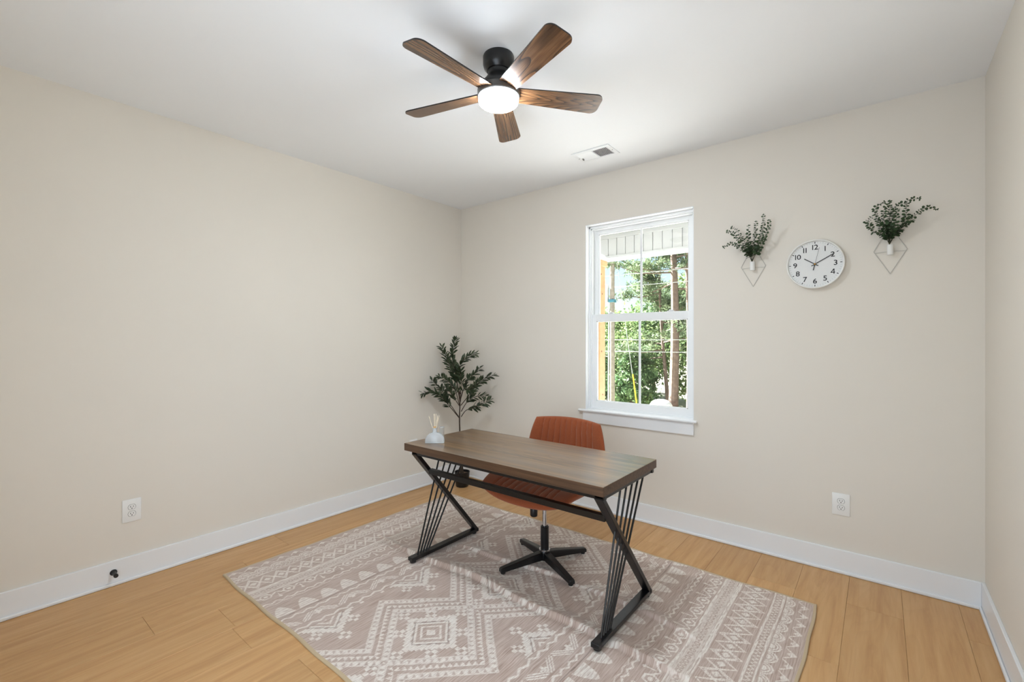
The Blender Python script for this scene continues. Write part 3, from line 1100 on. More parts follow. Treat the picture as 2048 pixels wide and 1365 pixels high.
# bottle: half disc, rounded, extruded with domed faces
m = MB()
sects = []
for t, k in ((-0.022, 0.90), (-0.019, 0.965), (-0.013, 1.0), (0.013, 1.0), (0.019, 0.965), (0.022, 0.90)):
    pts = []
    for q in range(25):
        a = math.pi * q / 24
        pts.append((0.060 * k * math.cos(a), 0.001 + (1 - k) * 0.006 + 0.066 * (k if k < 1 else 1) * math.sin(a) ** 0.75))
    sects.append([m.bm.verts.new(fnb(u, v, t)) for u, v in pts])
for A, B in zip(sects[:-1], sects[1:]):
    for q in range(25):
        m.bm.faces.new((A[q], A[(q + 1) % 25], B[(q + 1) % 25], B[q]))
m.bm.faces.new(sects[0]); m.bm.faces.new(list(reversed(sects[-1])))
m.build('bottle', M_FROST, diff, sm=True, angle=50)
m = MB(); m.lathe([(0.0095, 0.062), (0.0135, 0.062), (0.0135, 0.090), (0.015, 0.091), (0.015, 0.095), (0.0095, 0.095), (0.0095, 0.062)], BC, 24)
m.build('neck', M_FROST, diff, sm=True)
m = MB(); m.lathe([(0, 0.088), (0.009, 0.088), (0.009, 0.104), (0, 0.104)], BC, 18)
m.build('cork', M_CORK, diff, sm=True)
for (du, dd_, h) in ((-0.036, 0.005, 0.170), (-0.006, 0.0, 0.182), (0.001, 0.01, 0.184), (0.007, -0.012, 0.181), (0.020, 0.006, 0.174), (0.027, -0.008, 0.170), (0.024, 0.016, 0.163)):
    m = MB(); m.tube([fnb(du * 0.1, 0.06, dd_ * 0.1), fnb(du, h, dd_)], 0.0021, 6)
    m.build('reed', M_REED, diff, sm=True)
M_CLEAR = bpy.data.materials.new('clear_glass')
M_CLEAR.use_nodes = True
b = M_CLEAR.node_tree.nodes['Principled BSDF']
b.inputs['Base Color'].default_value = (0.97, 0.98, 0.98, 1)
b.inputs['Roughness'].default_value = 0.05
b.inputs['Transmission Weight'].default_value = 0.92
cp = Vector((1.165, -1.330, DZ))
jar = thing('glass_votive', 'small clear glass cylinder standing behind the reed diffuser', 'glass', cp)
m = MB(); m.lathe([(0, 0.0), (0.0155, 0.0), (0.0155, 0.082), (0.0135, 0.083), (0.0135, 0.006), (0, 0.006)], cp, 24)
m.build('cup', M_CLEAR, jar, sm=True)
m = MB(); m.lathe([(0.0137, 0.081), (0.0168, 0.081), (0.0168, 0.0845), (0.0137, 0.0845), (0.0137, 0.081)], cp, 24)
m.build('rim', M_FROST, jar, sm=True)

# ================================================================== wall clock
CKX, CKZ, CKR = 3.071, 1.850, 0.1495
clock = thing('wall_clock', 'round white wall clock with black numerals', 'clock', (CKX, 0, CKZ))
M_CKW = mat('clock_white_plastic', (240, 239, 234), rough=0.4, var=0.003)
M_DIAL = mat('clock_dial', (232, 232, 230), rough=0.6, var=0.003)
M_INK = mat('clock_ink_black', (18, 18, 18), rough=0.6)
M_TICK = mat('clock_tick_grey', (188, 188, 186), rough=0.6)
M_BRASS = mat('clock_pin_brass', (190, 140, 60), rough=0.3, metal=1.0)
cc = (CKX, 0, CKZ)
m = MB(); m.lathe([(0, 0.0005), (CKR - 0.006, 0.0005), (CKR - 0.002, 0.004), (CKR, 0.03), (CKR - 0.001, 0.036), (CKR - 0.004, 0.0385), (CKR - 0.008, 0.037), (CKR - 0.0095, 0.03), (CKR - 0.0095, 0.022), (0, 0.022)], cc, 96, 'y')
m.build('case', M_CKW, clock, sm=True)
m = MB(); m.lathe([(0, 0.0225), (CKR - 0.0098, 0.0225), (CKR - 0.0098, 0.0235), (0, 0.0235)], cc, 96, 'y')
dial = m.build('dial', M_DIAL, clock, sm=True)
for k in range(60):
    a = R(90 - 6 * k)
    major = k % 5 == 0
    r1_, r0_ = CKR - 0.014, CKR - (0.024 if major else 0.022)
    m = MB()
    m.bar((CKX + r0_ * math.cos(a), -0.0238, CKZ + r0_ * math.sin(a)), (CKX + r1_ * math.cos(a), -0.0238, CKZ + r1_ * math.sin(a)), 0.0040 if major else 0.0013, 0.0006, up=(0, 1, 0))
    m.build('hour_mark' if major else 'minute_mark', M_INK if major else M_TICK, dial)


def glyphs(txt, cx, cz, size, y):
    """numeral mesh, upright, facing the room; the digit one is a plain bar"""
    m = MB()
    x = 0.0
    parts = []
    for ch in txt:
        if ch == '1':
            parts.append((ch, x, 0.013 if len(txt) > 1 else 0.006)); x += 0.0125
        else:
            parts.append((ch, x, 0.0)); x += 0.0225
    tot = x
    for ch, px_, _ in parts:
        if ch == '1':
            gx = cx - tot / 2 + px_ + 0.006
            m.box(gx - 0.0024, gx + 0.0024, y - 0.0005, y + 0.0005, cz - size / 2, cz + size / 2)
        elif ch == '4':
            gx = cx - tot / 2 + px_ + 0.01125
            th = 0.0046
            m.box(gx + 0.0035, gx + 0.0035 + th, y - 0.0005, y + 0.0005, cz - size / 2, cz + size / 2)
            m.box(gx - 0.011, gx + 0.0115, y - 0.0005, y + 0.0005, cz - size * 0.28, cz - size * 0.28 + th * 0.9)
            m.bar((gx - 0.0095, y, cz - size * 0.25), (gx + 0.0045, y, cz + size * 0.45), th * 0.9, 0.001, up=(0, 1, 0))
        else:
            cu = bpy.data.curves.new('numeral_tmp', 'FONT')
            cu.body = ch
            cu.size = size * 1.42
            cu.offset = 0.00035
            cu.resolution_u = 4
            cu.align_x = 'CENTER'
            to = bpy.data.objects.new('numeral_tmp', cu)
            COL.objects.link(to)
            bpy.context.view_layer.update()
            dg = bpy.context.evaluated_depsgraph_get()
            me = bpy.data.meshes.new_from_object(to.evaluated_get(dg))
            t = bmesh.new(); t.from_mesh(me)
            zs = [v.co.y for v in t.verts]; z0, z1 = min(zs), max(zs)
            s = size / (z1 - z0)
            gx = cx - tot / 2 + px_ + 0.01125
            for v in t.verts:
                v.co = Vector((gx + v.co.x * 1.06, y - 0.0006, cz - size / 2 + (v.co.y - z0) * s))
            bpy.data.objects.remove(to); bpy.data.curves.remove(cu); bpy.data.meshes.remove(me)
            m._merge(t)
    return m


for hnum in range(1, 13):
    a = R(90 - 30 * hnum)
    rr = CKR * 0.69
    g_ = glyphs(str(hnum), CKX + rr * math.cos(a), CKZ + rr * math.sin(a), 0.0305, -0.0238)
    g_.build('numeral', M_INK, dial)


def hand(name, deg, ln, tail, w, y, m_):
    a = R(90 - deg)
    d = Vector((math.cos(a), 0, math.sin(a)))
    m = MB(); c = Vector((CKX, y, CKZ))
    m.bar(c - d * tail, c + d * ln, w, 0.001, up=(0, 1, 0))
    return m.build(name, m_, clock)


hand('hour_hand', 304, 0.066, 0.021, 0.0045, -0.0260, M_INK)
hand('minute_hand', 60, 0.105, 0.021, 0.0042, -0.0275, M_INK)
hand('second_hand', 13, 0.102, 0.0, 0.0012, -0.0290, M_INK)
m = MB(); c = Vector((CKX, -0.0290, CKZ)); a = R(90 - 193); d = Vector((math.cos(a), 0, math.sin(a))); m.bar(c, c + d * 0.038, 0.0042, 0.001, up=(0, 1, 0))
m.build('second_hand_tail', M_INK, clock)
m = MB(); m.lathe([(0, 0.024), (0.0045, 0.024), (0.0045, 0.0315), (0.003, 0.0325), (0, 0.0325)], cc, 16, 'y')
m.build('center_pin', M_BRASS, clock, sm=True)

# ================================================================== eucalyptus wall planters
M_CERAM = mat('planter_white_ceramic', (240, 238, 233), rough=0.35, var=0.004)
M_WIRE = mat('planter_wire_shaded', (196, 192, 184), rough=0.4)  # white wire darkened, its shadow put into the colour
M_EUC = mat('eucalyptus_leaf', (58, 78, 48), rough=0.55, spec=0.4, var=0.35, scale=45)
M_EUS = mat('eucalyptus_stem', (48, 52, 30), rough=0.7, var=0.2, scale=40)
EUC_R = [[[3.421,-0.04,1.92],[3.391,-0.052,1.984],[3.353,-0.064,1.999],[3.331,-0.076,2.039],[3.318,-0.088,2.048],[3.347,-0.1,2.08]],[[3.421,-0.04,1.92],[3.401,-0.055,1.999],[3.375,-0.07,2.045],[3.36,-0.085,2.089],[3.358,-0.1,2.114],[3.371,-0.115,2.133],[3.397,-0.13,2.139]],[[3.421,-0.04,1.92],[3.406,-0.062,2.002],[3.397,-0.084,2.055],[3.397,-0.106,2.106],[3.411,-0.128,2.117],[3.42,-0.15,2.132]],[[3.421,-0.04,1.92],[3.425,-0.053,2.001],[3.431,-0.067,2.053],[3.435,-0.08,2.091],[3.448,-0.093,2.121],[3.474,-0.107,2.124],[3.5,-0.12,2.121]],[[3.421,-0.04,1.92],[3.444,-0.05,1.977],[3.476,-0.06,2.006],[3.49,-0.07,2.056],[3.489,-0.08,2.095],[3.493,-0.09,2.132],[3.509,-0.1,2.143],[3.541,-0.11,2.137]],[[3.421,-0.04,1.92],[3.459,-0.05,1.991],[3.496,-0.06,2.024],[3.526,-0.07,2.058],[3.566,-0.08,2.089],[3.589,-0.09,2.088],[3.609,-0.1,2.071]],[[3.421,-0.04,1.92],[3.417,-0.053,2.016],[3.421,-0.065,2.069],[3.425,-0.078,2.112],[3.422,-0.09,2.149]],[[3.421,-0.04,1.92],[3.431,-0.07,1.983],[3.443,-0.1,2.017],[3.449,-0.13,2.05],[3.452,-0.16,2.083]]]
EUC_L = [[[2.728,-0.04,1.898],[2.705,-0.056,1.954],[2.672,-0.072,1.988],[2.636,-0.088,2.017],[2.61,-0.104,2.024],[2.577,-0.12,2.003]],[[2.728,-0.04,1.898],[2.702,-0.06,1.98],[2.671,-0.08,2.03],[2.645,-0.1,2.063],[2.632,-0.12,2.084],[2.603,-0.14,2.098]],[[2.728,-0.04,1.898],[2.713,-0.052,1.98],[2.685,-0.064,2.037],[2.658,-0.076,2.088],[2.643,-0.088,2.118],[2.621,-0.1,2.129]],[[2.728,-0.04,1.898],[2.722,-0.067,1.976],[2.718,-0.095,2.037],[2.724,-0.123,2.08],[2.73,-0.15,2.112]],[[2.728,-0.04,1.898],[2.738,-0.06,1.975],[2.75,-0.08,2.035],[2.76,-0.1,2.078],[2.767,-0.12,2.137]],[[2.728,-0.04,1.898],[2.753,-0.048,1.975],[2.778,-0.056,2.036],[2.793,-0.064,2.096],[2.801,-0.072,2.141],[2.802,-0.08,2.184]],[[2.728,-0.04,1.898],[2.761,-0.06,1.956],[2.796,-0.08,2.013],[2.822,-0.1,2.069],[2.84,-0.12,2.103],[2.843,-0.14,2.13]]]


def resample(pts, step):
    """smooth polyline resampled at about the given step; returns (point, tangent, fraction)"""
    P = [Vector(p) for p in pts]
    out = []
    dense = []
    for i in range(len(P) - 1):
        p0 = P[max(i - 1, 0)]; p1 = P[i]; p2 = P[i + 1]; p3 = P[min(i + 2, len(P) - 1)]
        for k in range(8):
            t = k / 8
            dense.append(0.5 * ((2 * p1) + (p2 - p0) * t + (2 * p0 - 5 * p1 + 4 * p2 - p3) * t * t + (3 * p1 - p0 - 3 * p2 + p3) * t ** 3))
    dense.append(P[-1])
    ln = [0.0]
    for a, b_ in zip(dense[:-1], dense[1:]):
        ln.append(ln[-1] + (b_ - a).length)
    tot = ln[-1]
    n = max(3, int(tot / step) + 1)
    j = 0
    for i in range(n):
        s = tot * i / (n - 1)
        while j < len(ln) - 2 and ln[j + 1] < s:
            j += 1
        f = (s - ln[j]) / max(1e-9, ln[j + 1] - ln[j])
        p = dense[j].lerp(dense[j + 1], min(1, f))
        d = (dense[j + 1] - dense[j]).normalized()
        out.append((p, d, i / (n - 1)))
    return out


def round_leaf(bm, p, d, nrm, ln, wd):
    """a cupped oval leaf, base at p, running along d"""
    d = d.normalized()
    n_ = (nrm - d * nrm.dot(d)).normalized()
    s = d.cross(n_)
    ring = []
    for k in range(8):
        a = 2 * math.pi * k / 8
        u = 0.5 - 0.5 * math.cos(a)
        v = math.sin(a)
        ring.append(bm.verts.new(p + d * (ln * u) + s * (wd * 0.5 * v) + n_ * (0.10 * ln * v * v - 0.08 * ln * u * u)))
    c = bm.verts.new(p + d * (ln * 0.5) - n_ * 0.04 * ln)
    for k in range(8):
        bm.faces.new((ring[k], ring[(k + 1) % 8], c))


def planter(x, z, stems, label, seed):
    random.seed(seed)
    top_z = z
    root = thing('wall_planter', label, 'planter', (x, 0, z))
    # diamond frame on the wall with a bent front bar
    cz = z - 0.035
    hw, hu, hd = 0.073, 0.150, 0.122
    ym = -0.004
    m = MB()
    pts = [(x - hw, ym, cz + 0.01), (x, ym, cz + hu), (x + hw, ym, cz + 0.01), (x, ym, cz - hd), (x - hw, ym, cz + 0.01)]
    for a, b_ in zip(pts[:-1], pts[1:]):
        m.tube([a, b_], 0.0017, 6)
    m.build('diamond_frame', M_WIRE, root, sm=True)
    m = MB()
    m.tube([(x - hw * 0.93, ym, cz), (x - 0.012, -0.016, cz + 0.002)], 0.0015, 6); m.tube([(x + 0.012, -0.016, cz + 0.002), (x + hw * 0.93, ym, cz)], 0.0012, 6)
    m.build('cross_wire', M_WIRE, root, sm=True)
    tz0, tz1 = z - 0.054, z + 0.004
    m = MB(); m.lathe([(0, tz0), (0.0125, tz0), (0.0145, tz0 + 0.002), (0.0145, tz1 - 0.002), (0.0135, tz1), (0.0115, tz1), (0.0115, tz0 + 0.01), (0, tz0 + 0.01)], (x, -0.028, 0), 24)
    m.build('ceramic_tube', M_CERAM, root, sm=True)
    for pts in stems:
        pts = [[x, -0.028, tz0 + 0.02]] + pts
        sm_ = resample(pts, 0.0115)
        m = MB()
        m.tube([q[0] for q in sm_], [0.0016 * (1 - 0.6 * q[2]) for q in sm_], 5)
        stem = m.build('stem', M_EUS, root, sm=True)
        lb = MB()
        start = 0.26
        for i, (p, d, f) in enumerate(sm_):
            if f < start:
                continue
            g = (f - start) / (1 - start)
            size = (0.0245 * (1 - g) + 0.0105 * g) * random.uniform(0.85, 1.15)
            a = math.pi / 2 * (i % 2) + random.uniform(-0.5, 0.5)
            o1 = d.orthogonal().normalized()
            o2 = d.cross(o1)
            for s in (0, math.pi):
                if random.random() < 0.06:
                    continue
                dir_ = (o1 * math.cos(a + s) + o2 * math.sin(a + s))
                ld = (dir_ + d * random.uniform(0.1, 0.5)).normalized()
                nv = (d * 0.7 + Vector((random.uniform(-.6, .6), random.uniform(-1.3, -0.4), random.uniform(-.5, .5))))
                tip = p + ld * (0.002 + size * 1.05)
                if tip.y > -0.006:
                    ld = (ld + Vector((0, -1.2, 0))).normalized()
                round_leaf(lb.bm, p + ld * 0.002, ld, nv, size * 1.05, size * 0.92)
        p, d, f = sm_[-1]
        round_leaf(lb.bm, p, d, Vector((0, -1, 0.2)), 0.010, 0.006)
        lv = lb.build('leaves', M_EUC, stem, sm=True, angle=80)
        lv['kind'] = 'stuff'
    return root


planter(2.728, 1.898, EUC_L, 'diamond wire wall planter with eucalyptus, hung between window and clock', 3)
planter(3.424, 1.918, EUC_R, 'diamond wire wall planter with spreading eucalyptus, hung between clock and corner', 5)

# ================================================================== olive tree in the corner
M_OLEAF = mat('olive_leaf', (50, 62, 38), rough=0.5, spec=0.4, var=0.4, scale=30)
M_OLEAF2 = mat('olive_leaf_pale', (80, 88, 66), rough=0.55, spec=0.35, var=0.25, scale=30)
M_BARK = mat('olive_bark', (64, 50, 38), rough=0.85, var=0.3, scale=60)
M_POT = mat('pot_black', (18, 18, 19), rough=0.45, var=0.1, scale=20)
M_SOIL = mat('pot_soil', (88, 70, 52), rough=0.95, var=0.4, scale=90)
OLV = [[[0.262,-0.285,0.648],[0.202,-0.349,0.757],[0.146,-0.41,0.853],[0.083,-0.477,0.902],[0.045,-0.544,0.891]],[[0.257,-0.288,0.66],[0.168,-0.334,0.8],[0.098,-0.365,0.917],[0.06,-0.397,0.963],[0.05,-0.43,0.997]],[[0.264,-0.282,0.767],[0.258,-0.339,0.925],[0.233,-0.411,1.011],[0.209,-0.482,1.049]],[[0.266,-0.281,0.803],[0.228,-0.293,1.003],[0.17,-0.32,1.133],[0.122,-0.339,1.252],[0.087,-0.348,1.324]],[[0.266,-0.281,0.826],[0.239,-0.303,1.064],[0.211,-0.326,1.206],[0.22,-0.318,1.301],[0.234,-0.307,1.386]],[[0.271,-0.277,0.803],[0.293,-0.291,1.006],[0.302,-0.316,1.149],[0.374,-0.29,1.232],[0.446,-0.264,1.256]],[[0.271,-0.277,0.826],[0.289,-0.22,0.977],[0.322,-0.151,1.059],[0.346,-0.088,1.117]],[[0.274,-0.275,0.767],[0.354,-0.236,0.876],[0.423,-0.206,0.973],[0.501,-0.169,1.033],[0.564,-0.144,1.058]],[[0.275,-0.273,0.708],[0.31,-0.224,0.8],[0.363,-0.16,0.846],[0.417,-0.095,0.856]],[[0.277,-0.272,0.66],[0.341,-0.272,0.726],[0.432,-0.25,0.761],[0.563,-0.196,0.83]],[[0.268,-0.279,0.755],[0.268,-0.348,0.833],[0.271,-0.414,0.909],[0.288,-0.469,0.95]],[[0.268,-0.279,0.874],[0.228,-0.26,1.025],[0.171,-0.255,1.13],[0.095,-0.265,1.177]],[[0.272,-0.276,0.826],[0.337,-0.301,0.928],[0.424,-0.308,0.934],[0.501,-0.322,0.963]]]
random.seed(21)
PX, PY = 0.285, -0.268
tree = thing('potted_olive_tree', 'artificial olive tree in a black pot standing in the room corner', 'plant', (PX, PY, 0))
m = MB(); m.lathe([(0, 0.0), (0.056, 0.0), (0.060, 0.006), (0.071, 0.13), (0.073, 0.14), (0.068, 0.141), (0.064, 0.118), (0, 0.118)], (PX, PY, 0), 36)
m.build('pot', M_POT, tree, sm=True)
m = MB(); m.lathe([(0, 0.128), (0.04, 0.126), (0.0655, 0.118), (0, 0.116)], (PX, PY, 0), 24)
m.build('soil', M_SOIL, tree, sm=True)
trunk_pts = [(PX, PY, 0.115), (0.276, -0.274, 0.22), (0.270, -0.279, 0.40), (0.266, -0.282, 0.55), (0.264, -0.283, 0.657), (0.268, -0.28, 0.80), (0.262, -0.284, 0.90)]
m = MB(); q = resample(trunk_pts, 0.03)
m.tube([a[0] for a in q], [0.019 - 0.010 * min(1, a[2] * 4) - 0.0045 * a[2] for a in q], 8)
m.build('trunk', M_BARK, tree, sm=True)


def olive_leaf_mesh(curl):
    bm = bmesh.new()
    prof = [(0.0, 0.0), (0.12, 0.32), (0.35, 0.86), (0.58, 1.0), (0.82, 0.62), (1.0, 0.0)]
    rows_ = []
    for u, w_ in prof:
        zc = -curl * u * u
        if w_ == 0:
            rows_.append([bm.verts.new((u, 0, zc))])
        else:
            rows_.append([bm.verts.new((u, -0.155 * w_, zc + 0.035 * w_)), bm.verts.new((u, 0, zc)), bm.verts.new((u, 0.155 * w_, zc + 0.035 * w_))])
    for A, B in zip(rows_[:-1], rows_[1:]):
        if len(A) == 1:
            bm.faces.new((A[0], B[0], B[1])); bm.faces.new((A[0], B[1], B[2]))
        elif len(B) == 1:
            bm.faces.new((A[0], B[0], A[1])); bm.faces.new((A[1], B[0], A[2]))
        else:
            bm.faces.new((A[0], B[0], B[1], A[1])); bm.faces.new((A[1], B[1], B[2], A[2]))
    bmesh.ops.recalc_face_normals(bm, faces=bm.faces[:])
    me = bpy.data.meshes.new('leaf'); bm.to_mesh(me); bm.free()
    smooth(me)
    return me


leaf_me = []
for c_, m_ in ((0.05, M_OLEAF), (0.14, M_OLEAF), (0.10, M_OLEAF2)):
    me = olive_leaf_mesh(c_); me.materials.append(m_); leaf_me.append(me)
spots = []
for pts in OLV:
    q = resample(pts, 0.0135)
    m = MB(); m.tube([a[0] for a in q], [0.0042 * (1 - 0.75 * a[2]) for a in q], 5)
    br = m.build('branch', M_BARK, tree, sm=True)
    for i, (p, d, f) in enumerate(q):
        if f < 0.30 or i % 1:
            continue
        o1 = d.orthogonal().normalized(); o2 = d.cross(o1)
        a = random.uniform(0, math.pi)
        for s in (0, math.pi):
            if random.random() < 0.04:
                continue
            dr = o1 * math.cos(a + s) + o2 * math.sin(a + s)
            ld = (dr * random.uniform(0.6, 1.0) + d * random.uniform(0.7, 1.1)).normalized()
            spots.append((p, ld, random.uniform(0.056, 0.080) * (0.85 if f > 0.9 else 1), br))
    p, d, f = q[-1]
    spots.append((p, d, 0.05, br))
random.shuffle(spots)
rest = bmesh.new()
for k, (p, ld, ln, br) in enumerate(spots):
    tip = p + ld * ln
    if tip.x < 0.022:
        ld = Vector((0.25, ld.y, ld.z)).normalized()
    if tip.y > -0.022:
        ld = Vector((ld.x, -0.25, ld.z)).normalized()
    up_ = Vector((random.uniform(-.5, .5), random.uniform(-.5, .5), 1)) + Vector((0.4, -0.5, 0))
    y_ = up_.cross(ld).normalized(); z_ = ld.cross(y_)
    Mx = Matrix((ld, y_, z_)).transposed().to_4x4() @ Matrix.Scale(ln, 4)
    Mx.translation = p - worg(tree)
    me = leaf_me[k % 3 if k % 5 else 2]
    if k < 300:
        o = obj('leaf', me, None, tree)
        o.matrix_basis = Mx
    else:
        n0 = len(rest.verts)
        rest.from_mesh(me)
        rest.verts.ensure_lookup_table()
        bmesh.ops.transform(rest, matrix=Mx, verts=rest.verts[n0:])
me = bpy.data.meshes.new('inner_leaves'); rest.to_mesh(me); rest.free(); smooth(me)
o = obj('inner_leaves', me, M_OLEAF, tree)
o['kind'] = 'stuff'

# ================================================================== outside: porch, yard, trees
M_CONC = mat('porch_concrete', (180, 180, 179), rough=0.9, var=0.05, scale=6)
M_PWHITE = mat('porch_white_board', (184, 187, 189), rough=0.55, var=0.006)
M_POST = mat('porch_cedar_post', (172, 132, 92), rough=0.7, var=0.15, scale=14)
M_KNOT = mat('cedar_knot', (96, 52, 26), rough=0.8)
M_DIRT = mat('yard_ground', (150, 148, 128), rough=1.0, var=0.3, scale=1.2)
PFZ = -0.16
mb = MB(); mb.box(0.30, 4.6, 0.14, 2.05, PFZ - 0.25, PFZ, 0.01)
tag(mb.build('porch_slab', M_CONC), 'pale concrete porch floor outside the window', 'porch floor')
# beam across the front of the porch: a fascia of separate boards
BY = 1.80
beam = thing('porch_beam', 'white boarded porch beam seen through the upper sash', 'beam', (2.4, BY + 0.1, 2.41))
mb = MB(); mb.box(0.40, 4.6, BY + 0.012, BY + 0.22, 2.42, 2.70); mb.build('core', M_PWHITE, beam)
mb = MB(); mb.box(0.40, 4.6, BY - 0.012, BY + 0.235, 2.405, 2.435, 0.003); mb.build('bottom_trim', M_PWHITE, beam)
bwid = 0.1135
t = bmesh.new(); bmesh.ops.create_cube(t, size=1.0)
for v in t.verts:
    v.co = Vector((v.co.x * (bwid - 0.006), v.co.y * 0.014, v.co.z * 0.215))
bmesh.ops.bevel(t, geom=t.edges[:], offset=0.002, segments=1, affect='EDGES')
bd_me = bpy.data.meshes.new('board'); t.to_mesh(bd_me); t.free()
k = 0
x = 0.42
while x < 4.55:
    obj('board', bd_me, M_PWHITE, beam, loc=(x + bwid / 2 - 2.4, BY + 0.005 - (BY + 0.1), 2.5425 - 2.41)); x += bwid
mb = MB(); mb.box(0.40, 4.6, BY - 0.012, BY + 0.012, 2.645, 2.70, 0.003); mb.build('top_trim', M_PWHITE, beam)
# porch ceiling of soffit panels
soff = thing('porch_soffit', 'white porch ceiling of narrow soffit panels above the beam', 'soffit', (2.4, 1.0, 2.705))
mb = MB(); mb.box(0.40, 4.6, 0.14, 2.1, 2.72, 2.82); mb.build('deck', M_PWHITE, soff)
y = 0.14
t = bmesh.new(); bmesh.ops.create_cube(t, size=1.0)
for v in t.verts:
    v.co = Vector((v.co.x * 4.2, v.co.y * 0.099, v.co.z * 0.012))
bmesh.ops.bevel(t, geom=t.edges[:], offset=0.003, segments=1, affect='EDGES')
pn_me = bpy.data.meshes.new('panel'); t.to_mesh(pn_me); t.free()
while y < 1.75:
    obj('panel', pn_me, M_PWHITE, soff, loc=(2.5 - 2.4, y + 0.05 - 1.0, 2.711 - 2.705)); y += 0.102
post = thing('porch_post', 'orange cedar porch post with knots beside the window view', 'post', (0.562, BY + 0.09, PFZ))
mb = MB(); mb.box(0.490, 0.634, BY + 0.02, BY + 0.164, PFZ, 2.335, 0.004); mb.build('shaft', M_POST, post)
mb = MB(); mb.box(0.468, 0.656, BY - 0.002, BY + 0.186, 2.33, 2.405, 0.004); mb.build('capital', M_POST, post)
for kz, kx in ((2.23, 0.585), (1.98, 0.60), (1.25, 0.59), (0.7, 0.61)):
    m = MB(); m.lathe([(0, -0.001), (0.012, -0.001), (0.011, 0.001), (0, 0.0015)], (0.634, BY + 0.06 + (kx - 0.585) * 1.5, kz), 10, 'x'); m.build('knot', M_KNOT, post)
# yard
gxs = np.linspace(-70, 60, 60); gys = np.concatenate([np.linspace(2.05, 12, 20), np.linspace(14, 90, 20)])
GX, GY = np.meshgrid(gxs, gys, indexing='ij')
GZ = -0.35 - 1.25 * np.clip((GY - 6.5) / 4, 0, 1) - 0.25 * np.clip((GY - 2.05) / 4.5, 0, 1) + 0.05 * np.sin(GX * 1.3) * np.sin(GY * 0.9)
idx = np.arange(GX.size).reshape(GX.shape)
Fg = np.stack([idx[:-1, :-1], idx[1:, :-1], idx[1:, 1:], idx[:-1, 1:]], -1).reshape(-1, 4)
g_me = mesh_np('yard_ground', np.stack([GX, GY, GZ], -1).reshape(-1, 3), Fg)
struct(obj('yard_ground', g_me, M_DIRT), 'sloping bare yard ground outside', 'ground')

mb = MB(); mb.prism([(2.1, -0.24), (6.6, -0.42), (6.6, -0.7), (2.1, -0.5)], lambda u, v, t: Vector((t, u, v)), -4.5, 7.5)  # added slab, out of view, bounces sunlight up onto the ceiling
tag(mb.build('bounce_slab', mat('bounce_slab_concrete', (232, 232, 230), rough=0.9, var=0.04, scale=3)), 'unseen pale slab added below the porch to bounce sunlight inside', 'bounce_slab')

# foliage -----------------------------------------------------------
def leaf_mat(name, rgb, rgb2):
    m = bpy.data.materials.new(name)
    m.use_nodes = True
    nt = m.node_tree
    b = nt.nodes['Principled BSDF']
    b.inputs['Roughness'].default_value = 0.6
    b.inputs['Specular IOR Level'].default_value = 0.3
    geo = nt.nodes.new('ShaderNodeTexCoord')
    n = nt.nodes.new('ShaderNodeTexNoise'); n.inputs['Scale'].default_value = 2.2; n.inputs['Detail'].default_value = 4
    nt.links.new(geo.outputs['Object'], n.inputs['Vector'])
    r = nt.nodes.new('ShaderNodeValToRGB')
    r.color_ramp.elements[0].position = 0.35; r.color_ramp.elements[0].color = (*lin(rgb), 1)
    r.color_ramp.elements[1].position = 0.65; r.color_ramp.elements[1].color = (*lin(rgb2), 1)
    nt.links.new(n.outputs['Fac'], r.inputs[0]); nt.links.new(r.outputs[0], b.inputs['Base Color'])
    tr = nt.nodes.new('ShaderNodeBsdfTranslucent'); nt.links.new(r.outputs[0], tr.inputs[0])
    mx = nt.nodes.new('ShaderNodeMixShader'); mx.inputs[0].default_value = 0.4
    out = nt.nodes['Material Output']
    nt.links.new(b.outputs[0], mx.inputs[1]); nt.links.new(tr.outputs[0], mx.inputs[2]); nt.links.new(mx.outputs[0], out.inputs[0])
    return m


LG1 = leaf_mat('leaf_fresh_green', (80, 106, 66), (136, 152, 102))
LG2 = leaf_mat('leaf_mid_green', (60, 92, 60), (108, 132, 88))
LG3 = leaf_mat('pine_needle_green', (76, 98, 72), (132, 146, 112))
TB1 = mat('pine_bark', (112, 96, 88), rough=0.95, var=0.3, scale=9)
TB2 = mat('grey_bark', (122, 108, 98), rough=0.95, var=0.3, scale=9)


def cards(centers, size, n_per, spread, rg, aspect=0.45):
    """leaf triangles-pairs (quads) scattered around the centers"""
    c = np.repeat(np.asarray(centers), n_per, axis=0)
    n = len(c)
    c = c + rg.normal(0, 1, (n, 3)) * np.asarray(spread)
    d = rg.normal(0, 1, (n, 3)); d /= np.linalg.norm(d, axis=1, keepdims=True)
    e = rg.normal(0, 1, (n, 3)); e -= d * (e * d).sum(1, keepdims=True); e /= np.linalg.norm(e, axis=1, keepdims=True)
    s = size * rg.uniform(0.6, 1.4, (n, 1))
    V = np.stack([c - d * s, c + e * s * aspect, c + d * s, c - e * s * aspect], 1).reshape(-1, 3)
    F = np.arange(4 * n).reshape(n, 4)
    return V, F


